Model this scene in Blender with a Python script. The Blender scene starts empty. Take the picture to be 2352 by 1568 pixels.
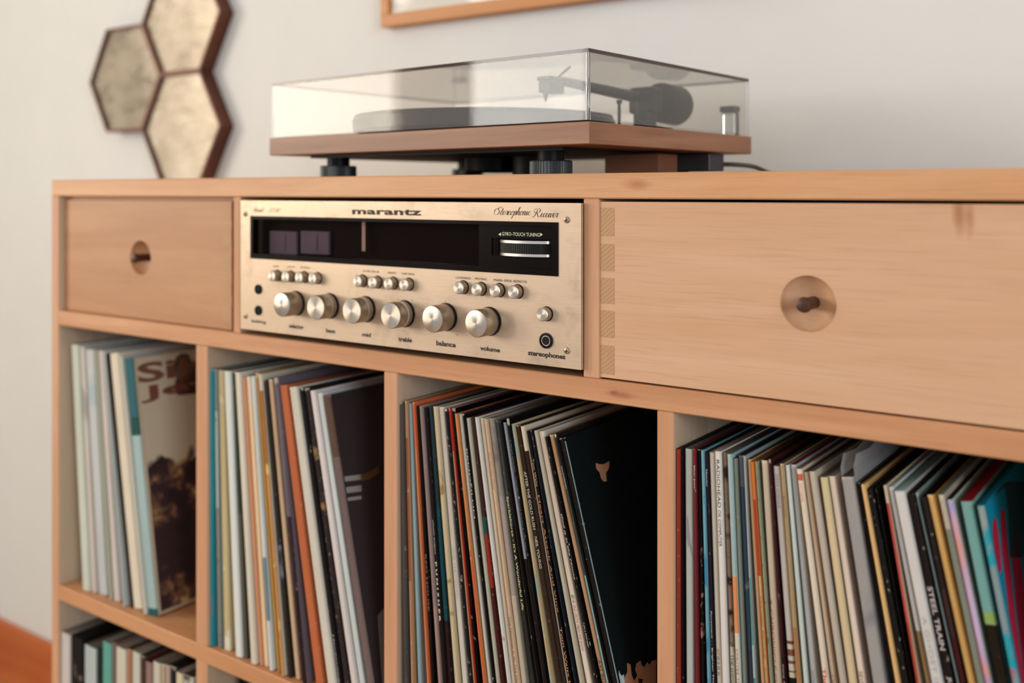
import bpy, bmesh, math, random
from mathutils import Vector, Matrix

random.seed(7)
SC = bpy.context.scene
COL = SC.collection
PI = math.pi

# ------------------------------------------------------------------ camera, world, light, exposure
F = 2290.0                       # focal length in pixels of the 2352 px wide frame
TH = math.atan(F / 3196.0)       # the camera looks obliquely along the cabinet
S, C = math.sin(TH), math.cos(TH)
D = 0.709                        # distance from the lens to the cabinet's front plane
ZE = 1.08                        # lens height above the floor

cam_d = bpy.data.cameras.new('camera')
cam = bpy.data.objects.new('camera', cam_d)
COL.objects.link(cam)
cam.location = (0, -D, ZE)
cam.rotation_euler = (PI / 2, 0, TH)
cam_d.sensor_width = 36.0
cam_d.lens = F / 2352.0 * 36.0
cam_d.shift_y = -(784 - 440) / 2352.0
cam_d.clip_start = 0.02
cam_d.dof.use_dof = True
cam_d.dof.focus_distance = 0.832
cam_d.dof.aperture_fstop = 3.3
SC.camera = cam

world = bpy.data.worlds.new('world')
SC.world = world
world.use_nodes = True
bg = world.node_tree.nodes['Background']
bg.inputs[0].default_value = (0.95, 1.03, 1.26, 1)
bg.inputs[1].default_value = 0.74


def area_light(name, loc, rot, sx, sy, power, color):
    d = bpy.data.lights.new(name, 'AREA')
    d.shape = 'RECTANGLE'
    d.size, d.size_y = sx, sy
    d.energy = power
    d.color = color
    o = bpy.data.objects.new(name, d)
    COL.objects.link(o)
    o.location = loc
    o.rotation_euler = rot
    return o


# daylight outside the two windows of the left wall (light faces +X)
area_light('daylight_first_window', (-3.32, -1.60, 1.62), (0, -PI / 2, 0), 1.3, 1.20, 65, (1.0, 0.87, 0.72))
area_light('daylight_second_window', (-3.32, -3.05, 1.62), (0, -PI / 2, 0), 1.3, 1.0, 52, (1.0, 0.95, 0.88))
area_light('daylight_third_window', (2.62, -1.75, 1.62), (0, PI / 2, 0), 1.3, 1.3, 75, (0.79, 0.90, 1.0))

SC.view_settings.view_transform = 'Standard'
SC.view_settings.look = 'None'
SC.view_settings.gamma = 1.0
SC.view_settings.use_curve_mapping = False
SC.view_settings.exposure = 0.0
SC.cycles.max_bounces = 8
SC.cycles.transparent_max_bounces = 24
SC.cycles.caustics_reflective = False
SC.cycles.caustics_refractive = False


# ------------------------------------------------------------------ helpers
def PX(px, py, Y=0.0):
    """point of the upright plane at depth Y behind the cabinet front, measured off the photograph"""
    u = (px - 1176.0) / F
    t = (D + Y) / (C + u * S)
    return t * (-S + u * C), ZE - t * (py - 440.0) / F


def X_at(px, Y=0.0):
    return PX(px, 440, Y)[0]


def lin(c):
    if isinstance(c, str):
        c = c.lstrip('#')
        c = [int(c[i:i + 2], 16) / 255 for i in (0, 2, 4)]
        return tuple((v / 12.92 if v <= 0.04045 else ((v + 0.055) / 1.055) ** 2.4) for v in c) + (1,)
    return tuple(c[:3]) + (1,)


class NT:
    def __init__(self, name):
        self.m = bpy.data.materials.new(name)
        self.m.use_nodes = True
        self.t = self.m.node_tree
        self.b = self.t.nodes['Principled BSDF']
        self.out = self.t.nodes['Material Output']

    def n(self, kind, **kw):
        x = self.t.nodes.new(kind)
        for k, v in kw.items():
            setattr(x, k, v)
        return x

    def l(self, a, b):
        self.t.links.new(a, b)

    def setv(self, **kw):
        for k, v in kw.items():
            self.b.inputs[k.replace('_', ' ')].default_value = v

    def coords(self, scale=(1, 1, 1), loc=(0, 0, 0), rot=(0, 0, 0), kind='Object'):
        tc = self.n('ShaderNodeTexCoord')
        mp = self.n('ShaderNodeMapping')
        mp.inputs['Scale'].default_value = scale
        mp.inputs['Location'].default_value = loc
        mp.inputs['Rotation'].default_value = rot
        self.l(tc.outputs[kind], mp.inputs[0])
        return mp.outputs[0]

    def noise(self, vec, scale=5, detail=3, rough=0.5, dist=0.0):
        x = self.n('ShaderNodeTexNoise')
        x.inputs['Scale'].default_value = scale
        x.inputs['Detail'].default_value = detail
        x.inputs['Roughness'].default_value = rough
        x.inputs['Distortion'].default_value = dist
        self.l(vec, x.inputs['Vector'])
        return x.outputs['Fac']

    def ramp(self, fac, stops, interp='LINEAR'):
        r = self.n('ShaderNodeValToRGB')
        r.color_ramp.interpolation = interp
        e = r.color_ramp.elements
        while len(e) > 1:
            e.remove(e[-1])
        e[0].position, e[0].color = stops[0][0], lin(stops[0][1])
        for p, c in stops[1:]:
            k = e.new(p)
            k.color = lin(c)
        self.l(fac, r.inputs[0])
        return r.outputs[0]

    def mix(self, fac, a, b, mode='MIX'):
        x = self.n('ShaderNodeMix', data_type='RGBA', blend_type=mode)
        for sock, v in ((x.inputs['Factor'], fac), (x.inputs['A'], a), (x.inputs['B'], b)):
            if hasattr(v, 'node'):
                self.l(v, sock)
            elif isinstance(v, (int, float)):
                sock.default_value = v
            else:
                sock.default_value = lin(v)
        return x.outputs['Result']

    def math(self, op, a, b=0.0, c=None, clamp=False):
        x = self.n('ShaderNodeMath', operation=op, use_clamp=clamp)
        for i, v in enumerate((a, b) if c is None else (a, b, c)):
            if hasattr(v, 'node'):
                self.l(v, x.inputs[i])
            else:
                x.inputs[i].default_value = v
        return x.outputs[0]

    def bump(self, h, strength=0.1, dist=0.001):
        x = self.n('ShaderNodeBump')
        x.inputs['Strength'].default_value = strength
        x.inputs['Distance'].default_value = dist
        self.l(h, x.inputs['Height'])
        self.l(x.outputs[0], self.b.inputs['Normal'])


def plain(name, col, rough=0.5, metal=0.0, spec=0.5, var=0.06, scale=40.0):
    m = NT(name)
    n = m.noise(m.coords(), scale, 2)
    a = lin(col)
    lo = tuple(v * (1 - var) for v in a[:3])
    hi = tuple(min(1, v * (1 + var)) for v in a[:3])
    m.l(m.ramp(n, [(0.3, lo), (0.7, hi)]), m.b.inputs['Base Color'])
    m.setv(Roughness=rough, Metallic=metal)
    m.b.inputs['Specular IOR Level'].default_value = spec
    return m.m


def wood(name, lo, mid, hi, along='X', offset=(0, 0, 0), stretch=1.0, rough=0.5, knots=(), fine=0.5, wave=1.0):
    """long-grained wood: broad streaks, thin dark growth lines and pores along one axis, optional knots at object points"""
    m = NT(name)
    k = {'X': (0.9, 9, 9), 'Y': (9, 0.9, 9), 'Z': (9, 9, 0.9)}[along]
    v = m.coords(tuple(a * stretch for a in k), offset)
    broad = m.noise(v, 2.2 * wave, 3, 0.55, 0.9)
    k2 = {'X': (2.2, 60, 60), 'Y': (60, 2.2, 60), 'Z': (60, 60, 2.2)}[along]
    v2 = m.coords(tuple(a * stretch for a in k2), offset)
    lines = m.noise(v2, 1.6, 4, 0.6, 0.5)
    k3 = {'X': (14, 420, 420), 'Y': (420, 14, 420), 'Z': (420, 420, 14)}[along]
    pores = m.noise(m.coords(k3, offset), 1.5, 2, 0.5)
    base = m.ramp(broad, [(0.28, lo), (0.5, mid), (0.72, hi)])
    c = m.mix(m.math('MULTIPLY', m.math('SUBTRACT', lines, 0.45, clamp=True), fine * 2.2), base, lo)
    c = m.mix(m.math('MULTIPLY', m.math('SUBTRACT', pores, 0.52, clamp=True), 0.9), c, tuple(x * 0.55 for x in lin(lo)[:3]))
    for (kx, ky, kz, rx, rz, colr) in knots:
        kx -= (PX(118, 440)[0] - 0.055) / 2      # parts of the cabinet are measured from its middle
        vv = m.coords((1 / rx, 0.0, 1 / rz), (-kx / rx, 0, -kz / rz))
        ln = m.n('ShaderNodeVectorMath', operation='LENGTH')
        wob = m.noise(m.coords((40, 1, 40)), 2, 2)
        m.l(vv, ln.inputs[0])
        d = m.math('ADD', ln.outputs['Value'], m.math('MULTIPLY', m.math('SUBTRACT', wob, 0.5), 0.8))
        f = m.math('SMOOTH_MIN', m.math('SUBTRACT', 1.15, d, clamp=True), 1.0, 0.1)
        c = m.mix(m.math('MULTIPLY', f, 0.85), c, colr)
    m.l(c, m.b.inputs['Base Color'])
    m.setv(Roughness=rough)
    m.bump(m.math('ADD', lines, m.math('MULTIPLY', pores, 0.4)), 0.12, 0.0004)
    return m.m


def end_grain(name, lo, hi, deg):
    """slanting growth rings on a sawn board end"""
    m = NT(name)
    w = m.n('ShaderNodeTexWave', wave_type='BANDS', bands_direction='Z', wave_profile='SIN')
    w.inputs['Scale'].default_value = 105
    w.inputs['Distortion'].default_value = 2.5
    w.inputs['Detail'].default_value = 2
    w.inputs['Detail Scale'].default_value = 0.6
    m.l(m.coords(rot=(0, math.radians(deg), 0)), w.inputs['Vector'])
    n = m.noise(m.coords(), 40, 3)
    c = m.mix(m.math('MULTIPLY', w.outputs['Fac'], .75), lo, hi)
    m.l(m.mix(m.math('MULTIPLY', n, .5), c, hi), m.b.inputs['Base Color'])
    m.setv(Roughness=.6)
    return m.m


def glassy(name, tint, ior=1.5, rough=0.02, refl=1.0, haze=0.0):
    """thin clear sheet: straight see-through with a Fresnel reflection"""
    m = NT(name)
    m.t.nodes.remove(m.b)
    tr = m.n('ShaderNodeBsdfTransparent')
    tr.inputs[0].default_value = lin(tint)
    gl = m.n('ShaderNodeBsdfGlossy')
    gl.inputs['Roughness'].default_value = rough
    fr = m.n('ShaderNodeFresnel')
    fr.inputs[0].default_value = ior
    mx = m.n('ShaderNodeMixShader')
    geo = m.n('ShaderNodeNewGeometry')
    front = m.math('SUBTRACT', refl, m.math('MULTIPLY', geo.outputs['Backfacing'], refl))
    m.l(m.math('MULTIPLY', fr.outputs[0], front), mx.inputs[0])
    m.l(tr.outputs[0], mx.inputs[1])
    m.l(gl.outputs[0], mx.inputs[2])
    last = mx.outputs[0]
    if haze:
        df = m.n('ShaderNodeBsdfDiffuse')
        df.inputs[0].default_value = (.82, .80, .78, 1)
        m2 = m.n('ShaderNodeMixShader')
        m2.inputs[0].default_value = haze
        m.l(last, m2.inputs[1])
        m.l(df.outputs[0], m2.inputs[2])
        last = m2.outputs[0]
    m.l(last, m.out.inputs[0])
    return m.m


# ---- objects
ORIGIN = {}


def tag(o, label=None, cat=None, group=None, kind=None):
    if label:
        o['label'] = label
    if cat:
        o['category'] = cat
    if group:
        o['group'] = group
    if kind:
        o['kind'] = kind
    return o


def thing(name, label, cat, loc=(0, 0, 0), rotz=0.0, group=None):
    o = bpy.data.objects.new(name, None)
    COL.objects.link(o)
    o.empty_display_size = 0.02
    o.location = loc
    o.rotation_euler = (0, 0, rotz)
    ORIGIN[o.name] = Vector(loc)
    return tag(o, label, cat, group)


def obj(name, bm, mats, parent=None, local=False, smooth=False, kind=None, label=None):
    """link a bmesh as one mesh; its points are world points unless local"""
    if parent is not None and not local:
        bmesh.ops.translate(bm, verts=bm.verts, vec=-ORIGIN[parent.name])
    me = bpy.data.meshes.new(name)
    bm.normal_update()
    bm.to_mesh(me)
    bm.free()
    for m in (mats if isinstance(mats, (list, tuple)) else [mats]):
        me.materials.append(m)
    o = bpy.data.objects.new(name, me)
    COL.objects.link(o)
    if parent is not None:
        o.parent = parent
        ORIGIN[o.name] = ORIGIN[parent.name]
    else:
        ORIGIN[o.name] = Vector((0, 0, 0))
    if smooth:
        for p in me.polygons:
            p.use_smooth = True
        if smooth != 'all':
            try:
                me.set_sharp_from_angle(angle=math.radians(38))
            except Exception:
                pass
    if kind:
        o['kind'] = kind
    if label:
        o['label'] = label
    return o


def box(x0, x1, y0, y1, z0, z1, bev=0.0, bm=None, segs=1):
    b = bmesh.new()
    r = bmesh.ops.create_cube(b, size=1.0)
    for v in r['verts']:
        v.co = Vector(((x0 + x1) / 2 + v.co.x * (x1 - x0), (y0 + y1) / 2 + v.co.y * (y1 - y0), (z0 + z1) / 2 + v.co.z * (z1 - z0)))
    if bev:
        bmesh.ops.bevel(b, geom=b.edges[:], offset=bev, segments=segs, profile=0.5, affect='EDGES')
    if bm is None:
        return b
    return join(bm, b)


def join(a, b):
    me = bpy.data.meshes.new('tmp')
    b.to_mesh(me)
    b.free()
    a.from_mesh(me)
    bpy.data.meshes.remove(me)
    return a


def lathe(profile, axis='Z', seg=48, center=(0, 0, 0), flip=False, ridges=0, ridge_depth=0.0, ridge_rows=()):
    """profile: (radius, height) rows from bottom to top; closed with caps where radius is 0 is not needed (n-gon caps)"""
    b = bmesh.new()
    rows = []
    c = Vector(center)
    for k, (r, h) in enumerate(profile):
        row = []
        for i in range(seg):
            a = 2 * PI * i / seg
            rr = r - (ridge_depth if (ridges and k in ridge_rows and i % 2) else 0)
            x, y = rr * math.cos(a), rr * math.sin(a)
            p = {'Z': (x, y, h), 'Y': (x, -h, y), 'X': (h, x, y)}[axis]
            row.append(b.verts.new(c + Vector(p)))
        rows.append(row)
    for r0, r1 in zip(rows, rows[1:]):
        for i in range(seg):
            j = (i + 1) % seg
            b.faces.new((r0[i], r0[j], r1[j], r1[i]))
    b.faces.new(rows[0][::-1])
    b.faces.new(rows[-1])
    bmesh.ops.recalc_face_normals(b, faces=b.faces[:])
    return b


def tube(pts, r, seg=10, closed=False):
    """round tube through points (Catmull-Rom smoothed by the caller)"""
    b = bmesh.new()
    pts = [Vector(p) for p in pts]
    rows = []
    up0 = Vector((0.13, 0.21, 0.97)).normalized()
    for i, p in enumerate(pts):
        d = (pts[min(i + 1, len(pts) - 1)] - pts[max(i - 1, 0)]).normalized()
        s = d.cross(up0)
        if s.length < 1e-4:
            s = d.cross(Vector((1, 0, 0)))
        s.normalize()
        t = d.cross(s)
        rr = r[i] if isinstance(r, (list, tuple)) else r
        rows.append([b.verts.new(p + (s * math.cos(2 * PI * k / seg) + t * math.sin(2 * PI * k / seg)) * rr) for k in range(seg)])
    for r0, r1 in zip(rows, rows[1:]):
        for i in range(seg):
            j = (i + 1) % seg
            b.faces.new((r0[i], r0[j], r1[j], r1[i]))
    b.faces.new(rows[0][::-1])
    b.faces.new(rows[-1])
    bmesh.ops.recalc_face_normals(b, faces=b.faces[:])
    return b


def catmull(p, n=8):
    p = [Vector(q) for q in p]
    out = []
    for i in range(len(p) - 1):
        a, b, c, d = p[max(i - 1, 0)], p[i], p[i + 1], p[min(i + 2, len(p) - 1)]
        for k in range(n):
            t = k / n
            out.append(0.5 * ((2 * b) + (c - a) * t + (2 * a - 5 * b + 4 * c - d) * t * t + (3 * b - a - 3 * c + d) * t ** 3))
    out.append(p[-1])
    return out


def ring_rect(x0, x1, z0, z1, a0, a1, c0, c1, y0, y1):
    """rectangular plate from y0 (front) to y1 with a rectangular opening"""
    b = bmesh.new()
    o = [(x0, z0), (x1, z0), (x1, z1), (x0, z1)]
    i = [(a0, c0), (a1, c0), (a1, c1), (a0, c1)]
    V = {}
    for nm, pts in (('o', o), ('i', i)):
        for yn, y in (('f', y0), ('b', y1)):
            V[nm + yn] = [b.verts.new((x, y, z)) for x, z in pts]
    for k in range(4):
        j = (k + 1) % 4
        b.faces.new((V['of'][k], V['of'][j], V['if'][j], V['if'][k]))
        b.faces.new((V['ob'][j], V['ob'][k], V['ib'][k], V['ib'][j]))
        b.faces.new((V['of'][j], V['of'][k], V['ob'][k], V['ob'][j]))
        b.faces.new((V['if'][k], V['if'][j], V['ib'][j], V['ib'][k]))
    bmesh.ops.recalc_face_normals(b, faces=b.faces[:])
    return b


def text_bm(body, w, h=None, bold=0.0, shear=0.0, spacing=1.0):
    """flat lettering in the XY plane, its box scaled to w (and h), centred on the origin"""
    cu = bpy.data.curves.new('tmp', 'FONT')
    cu.body = body
    cu.size = 1.0
    cu.offset = bold
    cu.shear = shear
    cu.space_character = spacing
    cu.resolution_u = 3
    t = bpy.data.objects.new('tmp', cu)
    COL.objects.link(t)
    dg = bpy.context.evaluated_depsgraph_get()
    me = bpy.data.meshes.new_from_object(t.evaluated_get(dg))
    b = bmesh.new()
    b.from_mesh(me)
    bpy.data.objects.remove(t)
    bpy.data.curves.remove(cu)
    bpy.data.meshes.remove(me)
    return fit(b, w, h)


def fit(b, w, h=None):
    xs = [v.co.x for v in b.verts]
    ys = [v.co.y for v in b.verts]
    cx, cy = (min(xs) + max(xs)) / 2, (min(ys) + max(ys)) / 2
    sx = w / (max(xs) - min(xs))
    sy = sx if h is None else h / (max(ys) - min(ys))
    for v in b.verts:
        v.co = Vector(((v.co.x - cx) * sx, (v.co.y - cy) * sy, 0))
    return b


def place(b, o, ax, ay, lift=0.0):
    """carry flat lettering to point o with its x along ax and its y along ay"""
    ax, ay = Vector(ax), Vector(ay)
    nrm = ax.cross(ay)
    for v in b.verts:
        v.co = Vector(o) + ax * v.co.x + ay * v.co.y + nrm * lift
    return b


def poly(pts, o, ax, ay, lift=0.0):
    b = bmesh.new()
    vs = [b.verts.new((x, y, 0)) for x, y in pts]
    f = b.faces.new(vs)
    if f.normal.z < 0 or sum((x1 * y2 - x2 * y1) for (x1, y1), (x2, y2) in zip(pts, pts[1:] + pts[:1])) < 0:
        bmesh.ops.reverse_faces(b, faces=[f])
    bmesh.ops.triangulate(b, faces=b.faces[:])
    return place(b, o, ax, ay, lift)


# ------------------------------------------------------------------ materials
M = {}
WLO, WMID, WHI = '#b57b4f', '#c78f63', '#d29d73'
M['drawer_wood'] = wood('drawer_wood', '#c79871', '#d0a27f', '#d6ab89', 'X', (3.1, 0, 1.7), 1.0, 0.5,
                        knots=[(PX(2208, 505, .008)[0], 0, PX(2208, 490, .008)[1], 0.0048, 0.015, '#a26a45'),
                               (PX(2232, 505, .008)[0], 0, PX(2232, 497, .008)[1], 0.0035, 0.013, '#ad7650')])
M['drawer_wood_b'] = wood('drawer_wood_darkened', '#a8744a', '#b37f55', '#bb895f', 'X', (8.3, 2, 4.9), 1.0, 0.5)  # darker copy of the drawer wood; offsets the window light on the left drawer
M['top_wood'] = wood('top_wood', '#bd8457', '#cb9466', '#d6a277', 'X', (5.0, 0, 0.4), 1.0, 0.48,
                     knots=[(PX(1462, 424)[0], 0, PX(1462, 424)[1], 0.016, 0.005, '#a8683c')])
M['rail_wood'] = wood('rail_wood', '#b67d53', '#c68f66', '#d09c74', 'X', (1.2, 0, 7.4), 1.0, 0.5, fine=0.7,
                      knots=[(PX(1411, 902)[0], 0, PX(1411, 902)[1], 0.0045, 0.0022, '#6a2f14'),
                             (PX(1424, 906)[0], 0, PX(1424, 906)[1], 0.016, 0.0035, '#9a5c35')])
M['shelf_wood'] = wood('shelf_wood', '#b1764a', '#c58b5f', '#d09a6f', 'X', (2.2, 0, 3.3), 1.0, 0.5)
M['post_wood'] = wood('post_wood', '#b98258', '#c99470', '#d0a07d', 'Z', (0.4, 3, 1.1), 1.0, 0.55)
M['inner_wood'] = wood('inner_wood', '#b89c83', '#c4a990', '#ccb49d', 'Z', (4.4, 1, 2.1), 1.0, 0.6)
M['end_grain'] = end_grain('end_grain', '#a67c57', '#bd946d', 38)
M['peg_wood'] = wood('peg_wood', '#301108', '#3e180c', '#4c2011', 'Y', (0, 0, 0), 3.0, 0.45)
M['walnut'] = wood('walnut', '#7b4f35', '#946447', '#a67757', 'X', (2.0, 4, 0.6), 1.3, 0.45, fine=1.2)
M['walnut_side'] = wood('walnut_side', '#7b4f35', '#946447', '#a67757', 'Y', (2.0, 1, 0.6), 1.3, 0.45, fine=1.2)
M['frame_wood'] = wood('frame_wood', '#b06d33', '#c27f40', '#cd8f50', 'X', (2.0, 4, 0.6), 1.0, 0.45)
M['orange_wood'] = wood('orange_wood', '#a84c1b', '#bf5f27', '#cb7035', 'X', (7.0, 4, 0.6), 1.0, 0.4)
M['floor_wood'] = wood('floor_wood', '#a08a70', '#b59f84', '#c4af95', 'X', (7.0, 4, 0.6), 1.0, 0.5)
M['wall_paint'] = plain('wall_paint', (.745, .735, .705), 0.85, var=0.012, scale=9)
M['ceiling_paint'] = plain('ceiling_paint', '#e8e4dc', 0.9, var=0.01, scale=6)
M['white_paint'] = plain('white_paint', '#e6e2da', 0.5, var=0.01)
M['window_glass'] = glassy('window_glass', (0.96, 0.97, 0.96))
M['cover_clear'] = glassy('clear_acrylic', (0.955, 0.945, 0.93), 1.49, 0.012, 1.0, 0.055)
M['cover_edge'] = glassy('acrylic_edge', (0.30, 0.235, 0.22), 1.49, 0.05)  # tint holds the dark line that internal reflection draws along the edge
M['frame_glass'] = glassy('frame_glass', (0.97, 0.97, 0.97), 1.45, 0.02)
M['smoked_glass'] = glassy('smoked_glass', (0.74, 0.67, 0.66), 1.5, 0.03, 0.12)
M['poly'] = glassy('poly_film', (0.80, 0.78, 0.78), 1.45, 0.22, 1.0, 0.22)
M['black'] = plain('black_plastic', '#0a0807', 0.45, spec=0.2, var=0.1)
M['black_gloss'] = plain('black_gloss', '#100805', 0.25, spec=0.06, var=0.1)
M['felt'] = plain('black_felt', '#1b1918', 0.95, var=0.2, scale=300)
M['foot_rubber'] = plain('dark_slate_plastic', '#20292b', 0.42, var=0.1)
M['dark_metal'] = plain('dark_metal', '#2a2624', 0.35, 0.6)
M['hole'] = plain('dark_hole', '#020202', 0.9)
M['grey_plastic'] = plain('grey_plastic', '#3a3638', 0.5)
M['paper'] = plain('mat_paper', '#efe9de', 0.8, var=0.01)
M['ink'] = plain('black_ink', '#140c09', 0.6)
M['brown_ink'] = plain('brown_ink', '#5a3b26', 0.6)
M['cream_ink'] = plain('cream_print', '#e6d8bd', 0.6)
M['dial_brown'] = plain('dial_brown', '#150b07', 0.6, spec=0.1)
M['meter'] = plain('meter_face', '#80829a', 0.6, var=0.1, scale=60)
M['needle'] = plain('pointer_ivory', '#f2e6d6', 0.5)
M['screw'] = plain('screw_metal', '#b7a48e', 0.3, 1.0)
M['copper'] = plain('copper_frame', '#5a2f1d', 0.42, 0.35, var=0.25, scale=25)
M['cable'] = plain('cable_rubber', '#4b3a2c', 0.5)
M['cardboard'] = plain('brown_block', '#6d4127', 0.7)


def brushed(name, col, metal=0.55, rough=0.42):
    m = NT(name)
    br = m.noise(m.coords((25, 25, 900)), 1.4, 3, 0.6)
    st = m.noise(m.coords((1, 1, 1)), 22, 4, 0.65, 0.6)
    st2 = m.noise(m.coords((26, 26, 90)), 1.4, 3, 0.6)
    a = lin(col)[:3]
    c = m.ramp(br, [(0.25, tuple(x * 0.90 for x in a)), (0.75, tuple(min(1, x * 1.06) for x in a))])
    stain = m.math('MULTIPLY', m.math('SUBTRACT', st, 0.52, clamp=True), m.math('MULTIPLY', st2, 4.5))
    c = m.mix(stain, c, tuple(x * 0.52 for x in a))
    m.l(c, m.b.inputs['Base Color'])
    m.setv(Metallic=metal, Roughness=rough)
    m.bump(br, 0.10, 0.0002)
    return m.m


M['faceplate'] = brushed('brushed_champagne', '#c9b097')


def spun(name, col):
    """turned aluminium: fine rings and a radial anisotropic sheen around the knob's own axis"""
    m = NT(name)
    tg = m.n('ShaderNodeTangent', direction_type='RADIAL', axis='Y')
    m.l(tg.outputs[0], m.b.inputs['Tangent'])
    n = m.noise(m.coords((60, 60, 60)), 12, 2)
    a = lin(col)[:3]
    m.l(m.ramp(n, [(0.3, tuple(x * 0.9 for x in a)), (0.7, tuple(min(1, x * 1.05) for x in a))]), m.b.inputs['Base Color'])
    m.setv(Metallic=1.0, Roughness=0.36, Anisotropic=0.8)
    return m.m


M['spun'] = spun('spun_aluminium', '#bcb2a6')
M['silver'] = plain('silver_trim', '#cfc6b8', 0.28, 0.95)


def mirror_mat(name, seed):
    m = NT(name)
    n = m.noise(m.coords((1, 1, 1), (seed, seed, seed)), 7, 4, 0.6, 0.8)
    n2 = m.noise(m.coords((1, 1, 3), (seed * 2, 0, seed)), 14, 3, 0.6)
    c = m.ramp(n, [(0.3, '#7d7265'), (0.5, '#928778'), (0.7, '#a79d90')])
    c = m.mix(m.math('MULTIPLY', m.math('SUBTRACT', n2, 0.5, clamp=True), 2.0), c, '#786b5c')
    m.l(c, m.b.inputs['Base Color'])
    m.setv(Metallic=0.7, Roughness=0.22)
    m.l(m.ramp(n2, [(0.3, (0.22,) * 3), (0.7, (0.42,) * 3)]), m.b.inputs['Roughness'])
    return m.m


# ------------------------------------------------------------------ the room
YW = 0.430                                  # back wall
XL = -3.20                                  # left wall


def structure(name, bm, m, **kw):
    return tag(obj(name, bm, m, **kw), kind='structure')


structure('floor', box(XL - 0.2, 2.6, -4.4, YW + 0.2, -0.06, 0.0), M['floor_wood'])
structure('wall_back', box(XL - 0.2, 2.6, YW, YW + 0.12, 0.0, 2.7), M['wall_paint'])
structure('ceiling', box(XL - 0.2, 2.6, -4.4, YW + 0.12, 2.7, 2.8), M['ceiling_paint'])
# left wall with two window openings
WIN = [(-2.20, -1.00), (-3.55, -2.55)]
wz0, wz1 = 0.97, 2.27
b = box(XL - 0.12, XL, -4.4, YW, 0.0, wz0)
box(XL - 0.12, XL, -4.4, YW, wz1, 2.7, bm=b)
for ya, yb in ((-1.00, YW), (-2.55, -2.20), (-4.4, -3.55)):
    box(XL - 0.12, XL, ya, yb, wz0, wz1, bm=b)
structure('wall_left', b, M['wall_paint'])
for i, (ya, yb) in enumerate(WIN):
    fr = bmesh.new()
    for (p0, p1, q0, q1) in ((ya, ya + .045, wz0, wz1), (yb - .045, yb, wz0, wz1), (ya, yb, wz0, wz0 + .045), (ya, yb, wz1 - .045, wz1)):
        box(XL - 0.09, XL - 0.03, p0, p1, q0, q1, bm=fr)
    w = structure('window_%d' % (i + 1), fr, M['white_paint'])
    obj('pane', box(XL - 0.066, XL - 0.062, ya + .045, yb - .045, wz0 + .045, wz1 - .045), M['window_glass'], w)
    obj('glazing_bar', box(XL - 0.075, XL - 0.05, ya + .045, yb - .045, 1.96, 1.984), M['white_paint'], w)
XR = 2.50                                   # right wall with one window
b = box(XR, XR + 0.12, -4.4, YW, 0.0, wz0)
box(XR, XR + 0.12, -4.4, YW, wz1, 2.7, bm=b)
for ya, yb in ((-1.10, YW), (-4.4, -2.40)):
    box(XR, XR + 0.12, ya, yb, wz0, wz1, bm=b)
structure('wall_right', b, M['wall_paint'])
fr = bmesh.new()
ya, yb = -2.40, -1.10
for (p0, p1, q0, q1) in ((ya, ya + .045, wz0, wz1), (yb - .045, yb, wz0, wz1), (ya, yb, wz0, wz0 + .045), (ya, yb, wz1 - .045, wz1)):
    box(XR + 0.03, XR + 0.09, p0, p1, q0, q1, bm=fr)
w = structure('window_3', fr, M['white_paint'])
obj('pane', box(XR + 0.062, XR + 0.066, ya + .045, yb - .045, wz0 + .045, wz1 - .045), M['window_glass'], w)
obj('glazing_bar', box(XR + 0.05, XR + 0.075, ya + .045, yb - .045, 1.96, 1.984), M['white_paint'], w)
# wide orange baseboard with a lit rounded top edge
zb = PX(0, 1428, YW - 0.015)[1]
structure('baseboard_back', box(XL, 2.6, YW - 0.015, YW, 0.0, zb, 0.004, segs=2), M['orange_wood'])

# ------------------------------------------------------------------ the record cabinet
def faced(bm, inward=0):
    """upright board: its front edge keeps the first material, its broad faces take the second"""
    bm.normal_update()
    for f in bm.faces:
        f.material_index = 1 if (f.normal.x * inward > .9 if inward else abs(f.normal.x) > .9) else 0
    return bm


zs = lambda s: ZE - D * s / S               # height of a level line of the front plane from its slope in the photograph
Z_TOP, Z_SLAB = zs(-0.0125), zs(0.0048)
Z_RT, Z_RB = zs(0.1268), zs(0.1423)
Z_ST, Z_SB = zs(0.4196), zs(0.4349)
Z_CT = Z_SB - 0.338
XC0, XC1 = PX(118, 440)[0], -0.055
PT = 0.016
YB = YW - 0.015
cab = thing('record_cabinet', 'long pale wooden cabinet with drawers above and open record compartments below', 'cabinet', ((XC0 + XC1) / 2, YB / 2, 0))
obj('top_panel', box(XC0, XC1, 0, YB, Z_SLAB, Z_TOP, 0.0012), M['top_wood'], cab)
for x in (XC0, XC1 - PT):
    obj('side_panel', faced(box(x, x + PT, 0.0005, YB, 0.19, Z_SLAB, 0.0008), 1 if x < XC0 + .1 else -1), [M['post_wood'], M['inner_wood']], cab)
xi0, xi1 = XC0 + PT, XC1 - PT
obj('shelf', box(xi0, xi1, 0, YB - .012, Z_RB, Z_RT, 0.001), M['rail_wood'], cab)
obj('shelf', box(xi0, xi1, 0, YB - .012, Z_SB, Z_ST, 0.001), M['shelf_wood'], cab)
obj('shelf', box(xi0, xi1, 0, YB - .012, Z_CT - .02, Z_CT, 0.001), M['shelf_wood'], cab)
obj('back_panel', box(xi0, xi1, YB - .012, YB, Z_CT - .02, Z_SLAB), M['inner_wood'], cab)
DIV = [(X_at(449), X_at(475)), (X_at(880.5), X_at(911)), (X_at(1508), X_at(1547))]
for a, c in DIV:
    obj('divider', faced(box(a, c, 0.0006, YB - .012, Z_ST, Z_RB, 0.0008)), [M['post_wood'], M['inner_wood']], cab)
    obj('divider', faced(box(a, c, 0.0006, YB - .012, Z_CT, Z_SB, 0.0008)), [M['post_wood'], M['inner_wood']], cab)
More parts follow.
